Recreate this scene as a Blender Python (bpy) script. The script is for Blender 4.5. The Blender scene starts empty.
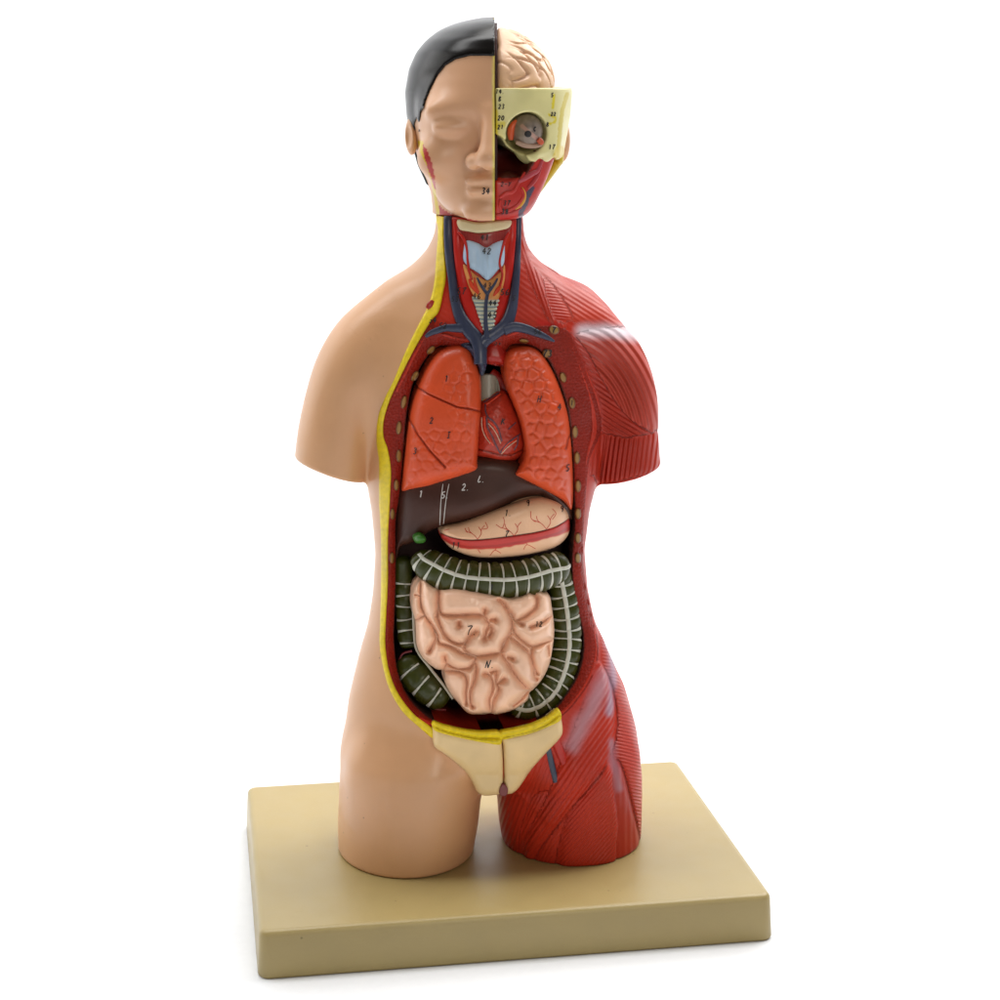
import bpy, math, random
import numpy as np
from mathutils import Vector, noise, geometry
random.seed(3); np.random.seed(3)
MM=0.001
# ------------------------------------------------------------------ camera model (mm)
F=1849.7; CP=np.array([-148.5,-935.8,409.0]); YAW,PIT,ROL=0.1626,0.2275,-0.0007
BW,BD,BH=260.0,192.8,24.7
_f=np.array([math.sin(YAW)*math.cos(PIT),math.cos(YAW)*math.cos(PIT),-math.sin(PIT)])
_r=np.array([math.cos(YAW),-math.sin(YAW),0.0]); _u=np.cross(_r,_f)
RR=_r*math.cos(ROL)+_u*math.sin(ROL); UU=-_r*math.sin(ROL)+_u*math.cos(ROL); FF=_f
def rays(px,py):
    px=np.asarray(px,float); py=np.asarray(py,float)
    return FF+((px-500)/F)[...,None]*RR-((py-500)/F)[...,None]*UU
def at(px,py,Y):
    d=rays(px,py); t=(np.asarray(Y,float)-CP[1])/d[...,1]
    return CP+d*t[...,None]
def proj(P):
    d=np.asarray(P,float)-CP; z=d@FF
    return np.stack([500+F*(d@RR)/z,500-F*(d@UU)/z],-1)
def at1(px,py,Y): return at(np.array(px),np.array(py),Y)
# ------------------------------------------------------------------ scene + helpers
scene=bpy.context.scene
COL=scene.collection
def lin(c):
    c=[x/255 for x in c]
    return tuple(x/12.92 if x<=.04045 else ((x+.055)/1.055)**2.4 for x in c)
def L(*c): return np.array(lin(c))
root=bpy.data.objects.new('anatomical_torso',None); COL.objects.link(root)
root['label']='half skinned plastic human torso model with coloured organs showing, standing on a tan base'
root['category']='anatomical model'
def addobj(name,V,Fc,mat,parent=None,col=None,attrs=None,smooth=True,label=None):
    me=bpy.data.meshes.new(name)
    V=np.asarray(V,float)*MM
    me.from_pydata([tuple(v) for v in V],[],[tuple(int(i) for i in f) for f in Fc])
    me.update()
    if smooth: me.polygons.foreach_set('use_smooth',[True]*len(me.polygons))
    if col is not None:
        a=me.color_attributes.new('Col','FLOAT_COLOR','POINT')
        col=np.asarray(col,float)
        if col.ndim==1: col=np.tile(col,(len(V),1))
        c4=np.concatenate([col,np.ones((len(V),1))],1)
        a.data.foreach_set('color',c4.ravel().astype(np.float32))
    for k,v in (attrs or {}).items():
        a=me.attributes.new(k,'FLOAT','POINT'); a.data.foreach_set('value',np.asarray(v,np.float32))
    me.materials.append(mat)
    o=bpy.data.objects.new(name,me); COL.objects.link(o)
    o.parent=parent if parent is not None else root
    if label: o['label']=label
    return o
# ------------------------------------------------------------------ materials
def paint(name,color=None,specks=0,rough=.38,coat=.25,bump=.15,bscale=900,var=.06,fiber=False,spec=.5,sss=0,vor=None,crough=.15):
    m=bpy.data.materials.new(name); m.use_nodes=True
    nt=m.node_tree; N=nt.nodes; K=nt.links
    b=N['Principled BSDF']
    b.inputs['Roughness'].default_value=rough
    b.inputs['Specular IOR Level'].default_value=spec
    b.inputs['Coat Weight'].default_value=coat; b.inputs['Coat Roughness'].default_value=crough
    if sss:
        b.inputs['Subsurface Weight'].default_value=sss; b.inputs['Subsurface Scale'].default_value=.004
        b.inputs['Subsurface Radius'].default_value=(1,.45,.25)
    tc=N.new('ShaderNodeTexCoord')
    nz=N.new('ShaderNodeTexNoise'); nz.inputs['Scale'].default_value=45; nz.inputs['Detail'].default_value=6
    K.new(tc.outputs['Object'],nz.inputs['Vector'])
    mr=N.new('ShaderNodeMapRange'); mr.inputs['From Min'].default_value=.3; mr.inputs['From Max'].default_value=.7
    mr.inputs['To Min'].default_value=1-var; mr.inputs['To Max'].default_value=1+var
    K.new(nz.outputs['Fac'],mr.inputs['Value'])
    mx=N.new('ShaderNodeVectorMath'); mx.operation='SCALE'
    if color is None:
        at_=N.new('ShaderNodeAttribute'); at_.attribute_name='Col'; K.new(at_.outputs['Color'],mx.inputs[0])
    else:
        mx.inputs[0].default_value=tuple(color)
    K.new(mr.outputs[0],mx.inputs['Scale']); K.new(mx.outputs[0],b.inputs['Base Color'])
    if specks:
        vs_=N.new('ShaderNodeTexVoronoi'); vs_.inputs['Scale'].default_value=specks; K.new(tc.outputs['Object'],vs_.inputs['Vector'])
        ms=N.new('ShaderNodeMapRange'); ms.inputs['From Min'].default_value=.018; ms.inputs['From Max'].default_value=.05
        ms.inputs['To Min'].default_value=.55; ms.inputs['To Max'].default_value=1
        K.new(vs_.outputs['Distance'],ms.inputs['Value'])
        m3=N.new('ShaderNodeVectorMath'); m3.operation='SCALE'; K.new(mx.outputs[0],m3.inputs[0]); K.new(ms.outputs[0],m3.inputs['Scale'])
        K.new(m3.outputs[0],b.inputs['Base Color'])
    # roughness variation: fingermarks and uneven varnish
    n2=N.new('ShaderNodeTexNoise'); n2.inputs['Scale'].default_value=90; n2.inputs['Detail'].default_value=4
    K.new(tc.outputs['Object'],n2.inputs['Vector'])
    m2=N.new('ShaderNodeMapRange'); m2.inputs['To Min'].default_value=rough*.75; m2.inputs['To Max'].default_value=min(1,rough*1.3)
    K.new(n2.outputs['Fac'],m2.inputs['Value']); K.new(m2.outputs[0],b.inputs['Roughness'])
    n3=N.new('ShaderNodeTexNoise'); n3.inputs['Scale'].default_value=bscale; n3.inputs['Detail'].default_value=3
    K.new(tc.outputs['Object'],n3.inputs['Vector'])
    bp=N.new('ShaderNodeBump'); bp.inputs['Strength'].default_value=bump; bp.inputs['Distance'].default_value=.0004
    K.new(n3.outputs['Fac'],bp.inputs['Height']); last=bp
    if vor:
        v=N.new('ShaderNodeTexVoronoi'); v.inputs['Scale'].default_value=vor; v.inputs['Randomness'].default_value=.7
        K.new(tc.outputs['Object'],v.inputs['Vector'])
        b2=N.new('ShaderNodeBump'); b2.inputs['Strength'].default_value=.55; b2.inputs['Distance'].default_value=.0008
        K.new(v.outputs['Distance'],b2.inputs['Height']); K.new(last.outputs[0],b2.inputs['Normal']); last=b2
    if fiber:
        fa=N.new('ShaderNodeAttribute'); fa.attribute_name='fib'
        fb=N.new('ShaderNodeAttribute'); fb.attribute_name='famp'
        s=N.new('ShaderNodeMath'); s.operation='SINE'; K.new(fa.outputs['Fac'],s.inputs[0])
        ml=N.new('ShaderNodeMath'); ml.operation='MULTIPLY'; K.new(s.outputs[0],ml.inputs[0]); K.new(fb.outputs['Fac'],ml.inputs[1])
        b3=N.new('ShaderNodeBump'); b3.inputs['Strength'].default_value=1; b3.inputs['Distance'].default_value=.0007
        K.new(ml.outputs[0],b3.inputs['Height']); K.new(last.outputs[0],b3.inputs['Normal']); last=b3
    K.new(last.outputs[0],b.inputs['Normal'])
    return m
M={}
M['vc']=paint('painted_plastic',rough=.38,coat=.12,spec=.42)
M['gut']=paint('gut_paint',rough=.3,coat=.3,spec=.45,bump=.25,bscale=700)
M['liver']=paint('liver_paint',rough=.45,coat=.05,spec=.3,bump=.15)
M['wet']=paint('varnished_organ',rough=.38,coat=.12,spec=.38,bump=.25,bscale=700)
M['skin']=paint('skin_plastic',L(210,160,117)*1.0,rough=.4,coat=.3,crough=.3,specks=75,bump=.12,bscale=1500,var=.03,sss=.06)
M['muscle']=paint('muscle_paint',rough=.42,coat=.03,spec=.3,fiber=True,var=.08)
M['fat']=paint('yellow_fat_paint',L(222,196,20),rough=.5,coat=.1,bump=.7,bscale=500,var=.16)
M['wall']=paint('pitted_red_wall',rough=.5,coat=.0,spec=.25,vor=650,var=.12)
M['base']=paint('tan_base_plastic',L(163,144,93),rough=.4,coat=.12,specks=60,bump=.25,bscale=1600,var=.03,crough=.3)
M['hair']=paint('black_hair_paint',L(15,12,10),rough=.24,coat=.0,spec=.3,bump=.08,bscale=600,var=.2,crough=.18)
M['dark']=paint('dark_cavity',L(52,16,12),rough=.6,coat=0,var=.2)
M['ink']=paint('black_ink',L(18,16,20),rough=.5,coat=0,bump=0)
M['white_ink']=paint('white_ink',L(205,200,195),rough=.5,coat=0,bump=0)
# ------------------------------------------------------------------ numeric tools
def pip(px,py,poly):
    poly=np.asarray(poly,float); x=np.asarray(px,float); y=np.asarray(py,float)
    ins=np.zeros(x.shape,bool); n=len(poly)
    for i in range(n):
        x1,y1=poly[i]; x2,y2=poly[(i+1)%n]
        if y1==y2: continue
        c=((y1>y)!=(y2>y))&(x<(x2-x1)*(y-y1)/(y2-y1)+x1)
        ins^=c
    return ins
def dpl(px,py,pl,closed=False):
    pl=np.asarray(pl,float); x=np.asarray(px,float); y=np.asarray(py,float)
    d=np.full(x.shape,1e9); n=len(pl)
    for i in range(n if closed else n-1):
        a=pl[i]; b=pl[(i+1)%n]; ab=b-a; l=max(ab@ab,1e-9)
        t=np.clip(((x-a[0])*ab[0]+(y-a[1])*ab[1])/l,0,1)
        d=np.minimum(d,np.hypot(x-a[0]-t*ab[0],y-a[1]-t*ab[1]))
    return d
def spl(pts,step=2.0,closed=False):
    """Catmull-Rom through the points, resampled"""
    P=np.asarray(pts,float); n=len(P)
    if n<3 and not closed:
        k=max(2,int(np.linalg.norm(P[1][:2]-P[0][:2])/step)+1)
        return P[0]+(P[1]-P[0])*np.linspace(0,1,k)[:,None]
    out=[]
    rng=n if closed else n-1
    for i in range(rng):
        if closed: p0,p1,p2,p3=P[(i-1)%n],P[i],P[(i+1)%n],P[(i+2)%n]
        else: p0,p1,p2,p3=P[max(i-1,0)],P[i],P[i+1],P[min(i+2,n-1)]
        k=max(1,int(np.linalg.norm((p2-p1)[:2])/step))
        for t in np.arange(k)/k:
            out.append(.5*((2*p1)+(-p0+p2)*t+(2*p0-5*p1+4*p2-p3)*t*t+(-p0+3*p1-3*p2+p3)*t**3))
    if not closed: out.append(P[-1])
    return np.array(out)
def infl(d,r,H):
    k=np.clip(1-np.maximum(d,0)/r,0,1)
    return H*np.sqrt(np.clip(1-k*k,0,1))
def sstep(a,b,x):
    t=np.clip((x-a)/(b-a),0,1); return t*t*(3-2*t)
def Z(off,sc,pts): return [(off[0]+p[0]/sc,off[1]+p[1]/sc) for p in pts]
def vnoise(px,py,s,seed=0.0):
    return np.array([noise.noise(Vector((a*s,b*s,seed))) for a,b in zip(px,py)])
# ------------------------------------------------------------------ surface nets
def nets(fn,lo,hi,h,refine=2):
    lo=np.array(lo,float); hi=np.array(hi,float)
    n=np.ceil((hi-lo)/h).astype(int)+1
    X=lo[0]+h*np.arange(n[0]); Y=lo[1]+h*np.arange(n[1]); Zz=lo[2]+h*np.arange(n[2])
    G=np.empty(n,np.float32)
    for i0 in range(0,n[2],24):
        zz=Zz[i0:i0+24]
        A=np.meshgrid(X,Y,zz,indexing='ij')
        G[:,:,i0:i0+24]=fn(A[0],A[1],A[2])
    S=G<0
    cx,cy,cz=n-1
    c=[(0,0,0),(1,0,0),(0,1,0),(1,1,0),(0,0,1),(1,0,1),(0,1,1),(1,1,1)]
    def sub(A,o): return A[o[0]:o[0]+cx,o[1]:o[1]+cy,o[2]:o[2]+cz]
    cnt=sum(sub(S,o).astype(np.int8) for o in c)
    act=(cnt>0)&(cnt<8)
    idx=np.full(act.shape,-1,np.int64); I=np.argwhere(act); idx[act]=np.arange(len(I))
    acc=np.zeros((len(I),3)); num=np.zeros(len(I))
    g=[G[I[:,0]+o[0],I[:,1]+o[1],I[:,2]+o[2]].astype(float) for o in c]
    for a in range(8):
        for b in range(a+1,8):
            da=np.array(c[b])-np.array(c[a])
            if np.abs(da).sum()!=1: continue
            m=(g[a]<0)!=(g[b]<0)
            t=np.where(m,g[a]/np.where(m,g[a]-g[b],1),0)
            acc+=np.where(m[:,None],np.array(c[a])+t[:,None]*da,0); num+=m
    V=lo+h*(I+acc/num[:,None])
    faces=[]
    for ax in range(3):
        o=np.zeros(3,int); o[ax]=1
        s0=S[:n[0]-o[0],:n[1]-o[1],:n[2]-o[2]]; s1=S[o[0]:,o[1]:,o[2]:]
        e=np.argwhere(s0!=s1)
        u,v=[(1,2),(2,0),(0,1)][ax]
        e=e[(e[:,u]>0)&(e[:,v]>0)&(e[:,u]<n[u]-1)&(e[:,v]<n[v]-1)]
        du=np.zeros(3,int); du[u]=1; dv=np.zeros(3,int); dv[v]=1
        def gi(q): return idx[q[:,0],q[:,1],q[:,2]]
        q=np.stack([gi(e-du-dv),gi(e-dv),gi(e),gi(e-du)],1)
        fl=s0[e[:,0],e[:,1],e[:,2]]
        q[~fl]=q[~fl][:,::-1]
        faces.append(q)
    Q=np.concatenate(faces); Q=Q[(Q>=0).all(1)]
    for _ in range(refine):
        e=h*.4
        f0=fn(V[:,0],V[:,1],V[:,2])
        gr=np.stack([fn(V[:,0]+e,V[:,1],V[:,2])-fn(V[:,0]-e,V[:,1],V[:,2]),
                     fn(V[:,0],V[:,1]+e,V[:,2])-fn(V[:,0],V[:,1]-e,V[:,2]),
                     fn(V[:,0],V[:,1],V[:,2]+e)-fn(V[:,0],V[:,1],V[:,2]-e)],1)/(2*e)
        st=-f0[:,None]*gr/np.maximum((gr**2).sum(1),.2)[:,None]
        ln=np.linalg.norm(st,axis=1); st*=np.minimum(1,h*.6/np.maximum(ln,1e-9))[:,None]
        V=V+st
    return V,Q
def smin(a,b,k):
    h=np.clip(.5+.5*(b-a)/k,0,1); return b*(1-h)+a*h-k*h*(1-h)
def smax(a,b,k): return -smin(-a,-b,k)
def ellip(x,y,z,c,r):
    a=(x-c[0])/r[0]; b=(y-c[1])/r[1]; d=(z-c[2])/r[2]
    k0=np.sqrt(a*a+b*b+d*d)+1e-9; k1=np.sqrt((a/r[0])**2+(b/r[1])**2+(d/r[2])**2)+1e-9
    return k0*(k0-1)/k1
def cone(x,y,z,A,B,ra,rb,ys=1.0,yc=0):
    A=np.array(A,float);B=np.array(B,float); y=(y-yc)/ys+yc
    d=B-A; l=d@d
    t=np.clip(((x-A[0])*d[0]+(y-A[1])*d[1]+(z-A[2])*d[2])/l,0,1)
    return np.sqrt((x-A[0]-t*d[0])**2+(y-A[1]-t*d[1])**2+(z-A[2]-t*d[2])**2)-(ra+(rb-ra)*t)
class Loft:
    def __init__(s,rows,sm=3.0):
        R=[]
        for py,xl,xr,Yc,b in rows:
            a=at1(xl,py,Yc); c=at1(xr,py,Yc)
            R.append(((a[2]+c[2])/2,(a[0]+c[0])/2,(c[0]-a[0])/2,Yc,b))
        R=np.array(sorted(R)); s.z0,s.z1=R[0,0],R[-1,0]
        s.zt=np.linspace(s.z0,s.z1,400)
        T=np.stack([np.interp(s.zt,R[:,0],R[:,i]) for i in range(1,5)],1)
        k=int(max(1,sm/((s.z1-s.z0)/400))); w=np.exp(-.5*(np.arange(-3*k,3*k+1)/k)**2); w/=w.sum()
        s.T=np.stack([np.convolve(np.pad(T[:,i],3*k,mode='reflect',reflect_type='odd'),w,'valid') for i in range(4)],1)
    def par(s,z): return [np.interp(z,s.zt,s.T[:,i]) for i in range(4)]
    def __call__(s,x,y,z):
        cx,a,cy,b=s.par(z)
        p=(x-cx)/a; q=(y-cy)/b
        k0=np.sqrt(p*p+q*q)+1e-9; k1=np.sqrt((p/a)**2+(q/b)**2)+1e-9
        d=k0*(k0-1)/k1
        return np.maximum(d,np.maximum(z-s.z1,s.z0-z))
def P3(px,py,Y): return at1(px,py,Y)
# ------------------------------------------------------------------ body SDF
torso=Loft([(200,437,522,2,25),(216,437,522,2,25),(235,434.5,523.5,2,25),(250,427,528,3,27),(262,415,539,3,29),(275,399,557,3,30),(290,384,584,3,33),
 (310,372,600,2,38),(340,368,602,1,43),(400,367,603,0,48),(450,366,600,0,48),(480,367,596,0,47),(510,372,588,0,45),(550,375.5,583,0,44),
 (590,373,586,0,44),(620,368,592,0,45),(650,359,604,0,46),(690,349,623,0,47),(715,345.5,630,0,46.5),(730,344,633.5,0,45.5),(745,345,633,-1,43),(760,351,627,-2,37),(772,362,616,-2,28)])
legL=Loft([(690,380,450,6,14),(712,364,466,3,27),(730,352,478,0,36),(748,344,485,-3,42),(770,340,486,-5,43),(795,339,480,-5,43),(820,338,477.5,-5,43),(850,338.5,472,-5,43)])
legR=Loft([(690,545,596,6,14),(712,530,612,3,27),(730,516,624,0,35),(748,504,633.5,-3,41),(770,496,639.5,-4,42),(795,498,640,-4,41),(820,500,639,-4,41),(850,507,636,-4,41)])
armLc=[((398,308),25),((372,339),37),((356,369),41),((343,400),38.5),((334,440),38),((328,490),37)]
armRc=[((574,309),22),((594,345),36),((609,371),40.5),((619,402),39),((621,430),37.5),((626,490),37)]
class Arm:
    """swept limb: nearest point and radius on a smooth centre line, tabulated in (x,z)"""
    def __init__(self,ch):
        q=spl([(a[0],a[1],rr) for a,rr in ch],2.5); k=.502
        C=np.array([P3(a,b,2) for a,b,c in q])[:,[0,2]]; R=q[:,2]*k
        # smooth the chain once more
        for _ in range(12):
            C[1:-1]=(C[:-2]+2*C[1:-1]+C[2:])/4; R[1:-1]=(R[:-2]+2*R[1:-1]+R[2:])/4
        s_=.6; self.h=s_; self.x=np.arange(-112,122,s_); self.z=np.arange(90,350,s_)
        A,B=np.meshgrid(self.x,self.z,indexing='ij'); best=np.full(A.shape,1e9); self.D=best.copy(); self.R=best.copy()
        for i in range(len(C)-1):
            d=C[i+1]-C[i]; l=max(d@d,1e-9); t=np.clip(((A-C[i,0])*d[0]+(B-C[i,1])*d[1])/l,0,1)
            dd=np.hypot(A-C[i,0]-t*d[0],B-C[i,1]-t*d[1]); rr=R[i]+(R[i+1]-R[i])*t; m=(dd-rr)<best
            best=np.where(m,dd-rr,best); self.D=np.where(m,dd,self.D); self.R=np.where(m,rr,self.R)
    def __call__(self,x,y,z):
        u=np.clip((x-self.x[0])/self.h,0,len(self.x)-1.001);v=np.clip((z-self.z[0])/self.h,0,len(self.z)-1.001)
        i=u.astype(int);j=v.astype(int);u=u-i;v=v-j
        def g(T): return T[i,j]*(1-u)*(1-v)+T[i+1,j]*u*(1-v)+T[i,j+1]*(1-u)*v+T[i+1,j+1]*u*v
        return np.sqrt(g(self.D)**2+((y-2)/1.12)**2)-g(self.R)
armLf=Arm(armLc); armRf=Arm(armRc)
def cutline(a,b,x,z):
    A=P3(*a,2);B=P3(*b,2); dx,dz=B[0]-A[0],B[2]-A[2]; l=math.hypot(dx,dz)
    return -((x-A[0])*(-dz)+(z-A[2])*dx)/l*-1
HEADZ=float(P3(437,214.5,5)[2])
ZARM=float(P3(365,478,2)[2])
XMID=float(P3(489,795,-20)[0])
def body_full(x,y,z):
    d=torso(x,y,z)
    for ch,a,b in((armLf,(294,458),(366,481)),(armRf,(598,480),(660,462))):
        m=ch(x,y,z)
        A=P3(*a,2);B=P3(*b,2); dx,dz=B[0]-A[0],B[2]-A[2]; l=math.hypot(dx,dz)
        below=((x-A[0])*dz-(z-A[2])*dx)/l        # >0 below the cut line
        m=smax(m,below,1.5)
        d=smin(d,m,4+9*sstep(ZARM,ZARM+45,z))
    lg=np.minimum(legL(x,y,z),legR(x,y,z))
    kk=3.5+sstep(10,34,np.abs(x-XMID))*(6+12*sstep(8,28,-y))
    d=smin(d,lg,kk)
    d=smax(d,-z+.2,1.5)
    return smax(d,z-HEADZ,1.2)
# front depth of the body along each pixel ray
gx=np.arange(330,662,3.0); gy=np.arange(205,870,3.0)
PX,PY=np.meshgrid(gx,gy,indexing='ij')
def march(fn,px,py,t0=820.,t1=1080.,n=150):
    d=rays(px,py); d=d/np.linalg.norm(d,axis=-1,keepdims=True)
    t=np.full(px.shape,t0); hit=np.zeros(px.shape,bool)
    for _ in range(n):
        p=CP+d*t[...,None]; v=fn(p[...,0],p[...,1],p[...,2])
        hit|=v<.05
        t=np.where(hit|(t>t1),t,t+np.clip(v*.7,.05,12))
    p=CP+d*t[...,None]
    return np.where(hit,p[...,1],np.nan)
BY=march(body_full,PX,PY)
for _ in range(200):    # fill the misses from their neighbours
    nan=np.isnan(BY)
    if not nan.any(): break
    acc=np.zeros_like(BY);c=np.zeros_like(BY)
    Bp=np.pad(BY,1,constant_values=np.nan)
    for i in(0,1,2):
        for j in(0,1,2):
            w=Bp[i:i+BY.shape[0],j:j+BY.shape[1]]; ok=~np.isnan(w)
            acc+=np.where(ok,w,0);c+=ok
    BY=np.where(nan&(c>0),acc/np.maximum(c,1),BY)
def bodyY(px,py):
    px=np.asarray(px,float);py=np.asarray(py,float)
    u=np.clip((px-gx[0])/3,0,len(gx)-1.001);v=np.clip((py-gy[0])/3,0,len(gy)-1.001)
    i=u.astype(int);j=v.astype(int);u=u-i;v=v-j
    return (BY[i,j]*(1-u)*(1-v)+BY[i+1,j]*u*(1-v)+BY[i,j+1]*(1-u)*v+BY[i+1,j+1]*u*v)
# ------------------------------------------------------------------ outlines (photo pixels)
fat_out=[(437,214),(438,232),(436,260),(434,284),(429,304),(420,322),(410,342),(402,360),(394,380),(385,398),(378,418),(376.5,442),(379,463),(379,500),(381,540),(381,590),(380,625),(379.5,642),(382,662),(389,688),(402,711),(420,728),(434,739)]
fat_in=[(443.5,214),(444,240),(446,274),(443,294),(439,311),(432,320),(422,336),(413,352),(400,378),(390,400),(384,420),(383.5,436),(388,450),(391,470),(390,500),(388,540),(388,580),(386,622),(385.5,645),(389,670),(398,693),(414,714),(434,730)]
wall_in=[(455,350),(441,346),(427,357),(414,381),(407,412),(403,458),(400,493),(396,522),(396,570),(394.5,618),(394,640),(398,672),(410,699),(430,718),(452,728),(480,734),(503,733),(530,724),(553,711),(566,695),(577,677),(583,655),(583,633),(578,612),(574,594),(572,560),(575,520),(574,485),(573,455),(568,412),(559,382),(546,357),(531,346),(512,345),(505,352),(488,349),(470,352)]
wall_out_r=[(503,738),(535,728),(562,716),(580,697),(593,676),(598.5,655),(597,635),(590,606),(585,580),(583,555),(584,520),(587,480),(590,458),(601,430),(597,402),(588,377),(575,342),(565,329),(548,326),(520,329),(505,335),(485,338),(463,338),(448,334),(436,331)]
boundary_poly=[(439,180),(440,214),(441,240),(441,274),(438.5,294),(433,309),(426,321),(416,339),(406,358),(397,379),(387.5,399),(381,419),(380,439),(383,456),(385,485),(384.5,540),(384.5,590),(383,625),(382.5,643),(385.5,667),(393,690),(408,713),(434,734),(441,743),(460,756),(478,770),(491,786),(494,800),(494,900),(800,900),(800,180)]
open_poly=[(381.5,440),(385,470),(387,500),(386,540),(386,590),(384.5,640),(389,672),(400,696),(418,716),(440,727),(480,738),(503,738),(535,727),(560,714),(577,696),(589,676),(595,655),(594,635),(589,606),(584,580),(582,555),(583,520),(585,480),(586,458),(592,430),(590,402),(582,377),(570,344),(560,331),(530,331),(508,337),(485,342),(463,341),(440,335),(431,330),(418,352),(407,374),(395,398),(385,420)]
def toxz(poly,off=0):
    poly=np.array(poly,float); y=bodyY(poly[:,0],poly[:,1])+off
    return at(poly[:,0],poly[:,1],y)[:,[0,2]]
def sdpoly(poly,x,z):
    d=dpl(x,z,poly,True); return np.where(pip(x,z,poly),-d,d)
# 2-D distance tables (x,z) for speed
class Table:
    def __init__(s,poly,h=.5):
        s.x=np.arange(-110,125,h); s.z=np.arange(-5,350,h); s.h=h
        A,B=np.meshgrid(s.x,s.z,indexing='ij'); s.D=sdpoly(poly,A,B)
    def __call__(s,x,z):
        u=np.clip((x-s.x[0])/s.h,0,len(s.x)-1.001);v=np.clip((z-s.z[0])/s.h,0,len(s.z)-1.001)
        i=u.astype(int);j=v.astype(int);u=u-i;v=v-j;D=s.D
        return D[i,j]*(1-u)*(1-v)+D[i+1,j]*u*(1-v)+D[i,j+1]*(1-u)*v+D[i+1,j+1]*u*v
Tb=Table(toxz(spl(boundary_poly,4,True) if False else np.array(boundary_poly)))
To=Table(toxz(spl(open_poly,4,True)))
CAV_Y=6.0
def carve(d,x,y,z): return smax(d,-np.maximum(To(x,z),y-CAV_Y),.8)
def skin_sdf(x,y,z): return smax(carve(body_full(x,y,z),x,y,z),-Tb(x,z)+.1,.8)
def musc_sdf(x,y,z): return smax(carve(body_full(x,y,z),x,y,z),Tb(x,z)+.1,.8)
V,Q=nets(skin_sdf,(-105,-60,-1),(20,60,345),1.1)
addobj('skin',V,Q,M['skin'],label='smooth tan skin half with shoulder stump and thigh')
# ------------------------------------------------------------------ muscle half: relief + colours
V,Q=nets(musc_sdf,(-60,-60,-1),(112,60,345),.8)
# normals
def vnormals(V,Q):
    n=np.zeros_like(V); a=V[Q[:,0]];b=V[Q[:,1]];c=V[Q[:,2]];d=V[Q[:,3]]
    fn=np.cross(c-a,d-b)
    for k in range(4): np.add.at(n,Q[:,k],fn)
    return n/np.maximum(np.linalg.norm(n,axis=1,keepdims=True),1e-9)
Nn=vnormals(V,Q)
pp=proj(V); px,py=pp[:,0],pp[:,1]
front=sstep(.0,.35,-(Nn@FF)+.15)
red=L(183,45,24); redl=L(196,62,42); redd=L(104,24,20); tend=L(176,170,186)
col=np.tile(red,(len(V),1)); fib=np.zeros(len(V)); amp=np.zeros(len(V)); disp=np.zeros(len(V))
def mus(poly,fibf,per,a,bulge,edge,c=None,smoothp=True):
    """one muscle: pillow bulge, fibre direction, colour inside a closed outline"""
    P=spl(poly,3,True) if smoothp else np.array(poly,float)
    ins=pip(px,py,P)
    d=dpl(px[ins],py[ins],P,True)
    t_=np.clip(d/edge,0,1); disp[ins]=bulge*(1-(1-t_)**2)
    fib[ins]=fibf(px[ins],py[ins])*2*math.pi/per
    amp[ins]=a*sstep(.3,3.2,d)
    if c is not None: col[ins]=c
def lindir(dx,dy):   # fibres run along (dx,dy); coordinate across them
    l=math.hypot(dx,dy); return lambda x,y:(-dy*x+dx*y)/l
def arcs(cx,cy,sx,sy): return lambda x,y:np.hypot((x-cx)*sx,(y-cy)*sy)
fib[:]=lindir(1,.7)(px,py)*2*math.pi/5; amp[:]=.06
# neck side and trapezius
mus([(522,214),(527,250),(541,262),(560,275),(556,300),(566,328),(552,325),(538,300),(526,270),(518,240)],lindir(.35,1),3.5,.22,1.2,5)
mus([(524,240),(545,266),(585,291),(612,311),(632,332),(600,325),(573,322),(556,300),(541,276),(530,262)],lindir(1,.62),4.2,.12,.7,6,redl*.9)
mus([(543,279),(551,283),(563,300),(572,319),(556,321),(547,300)],lindir(1,.12),3.0,.12,.5,5)
# deltoid
mus([(575,335),(600,328),(634,330),(650,360),(662,400),(661,432),(650,432),(630,420),(612,398),(598,374),(585,352)],
    lambda x,y:np.hypot((x-560),(y-455)*.72),5.8,1.0,1.2,9,redl*.8)
# pectoral side
mus([(570,333),(586,350),(600,376),(614,400),(632,421),(650,433),(640,441),(618,436),(602,432),(600,404),(590,378)],lindir(1,.62),4.3,.55,1.0,7,red*.8)
# upper arm under the deltoid
mus([(601,434),(625,437),(648,434),(661,430),(664,455),(658,470),(600,484),(589,470),(596,450)],lambda x,y:x+(y-430)*.12,4.6,.7,.9,7,red*.92)
# flank
mus([(588,478),(596,482),(590,520),(587,560),(592,600),(600,640),(612,672),(604,668),(597,640),(590,610),(585,570),(585,520)],lindir(.1,1),3,.0,.4,3,red)
# thigh muscles
mus([(594,600),(606,640),(622,684),(640,740),(642,800),(640,850),(624,856),(622,800),(612,750),(604,700),(600,650)],lambda x,y:(y-x*.25),3.4,.32,2.0,10,red*1.0)
mus([(503,752),(545,745),(556,775),(545,800),(527,840),(522,872),(503,850),(497,790)],lambda x,y:(x*.7+y*.25),3.4,.22,1.4,9,red*.95)
mus([(532,800),(548,790),(566,800),(560,850),(556,872),(526,872),(520,840)],lindir(-.5,1),3.6,.2,1.5,9,red)
mus([(606,760),(618,790),(622,830),(616,866),(580,872),(556,872),(566,820),(585,785)],lambda x,y:(x*.8+y*.65),3.2,.2,3.4,14,red)
mus([(618,760),(630,800),(640,855),(616,860),(616,822),(612,782)],lambda x,y:x*1.0,5.5,.15,1.6,6,red*.9)
mus([(598,660),(612,690),(616,730),(606,765),(570,810),(540,850),(530,875),(524,845),(548,795),(563,755),(576,720),(588,690)],lambda x,y:(x*.83+y*.55)*1.0,4.8,.38,3.6,13,red*1.02)
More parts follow.
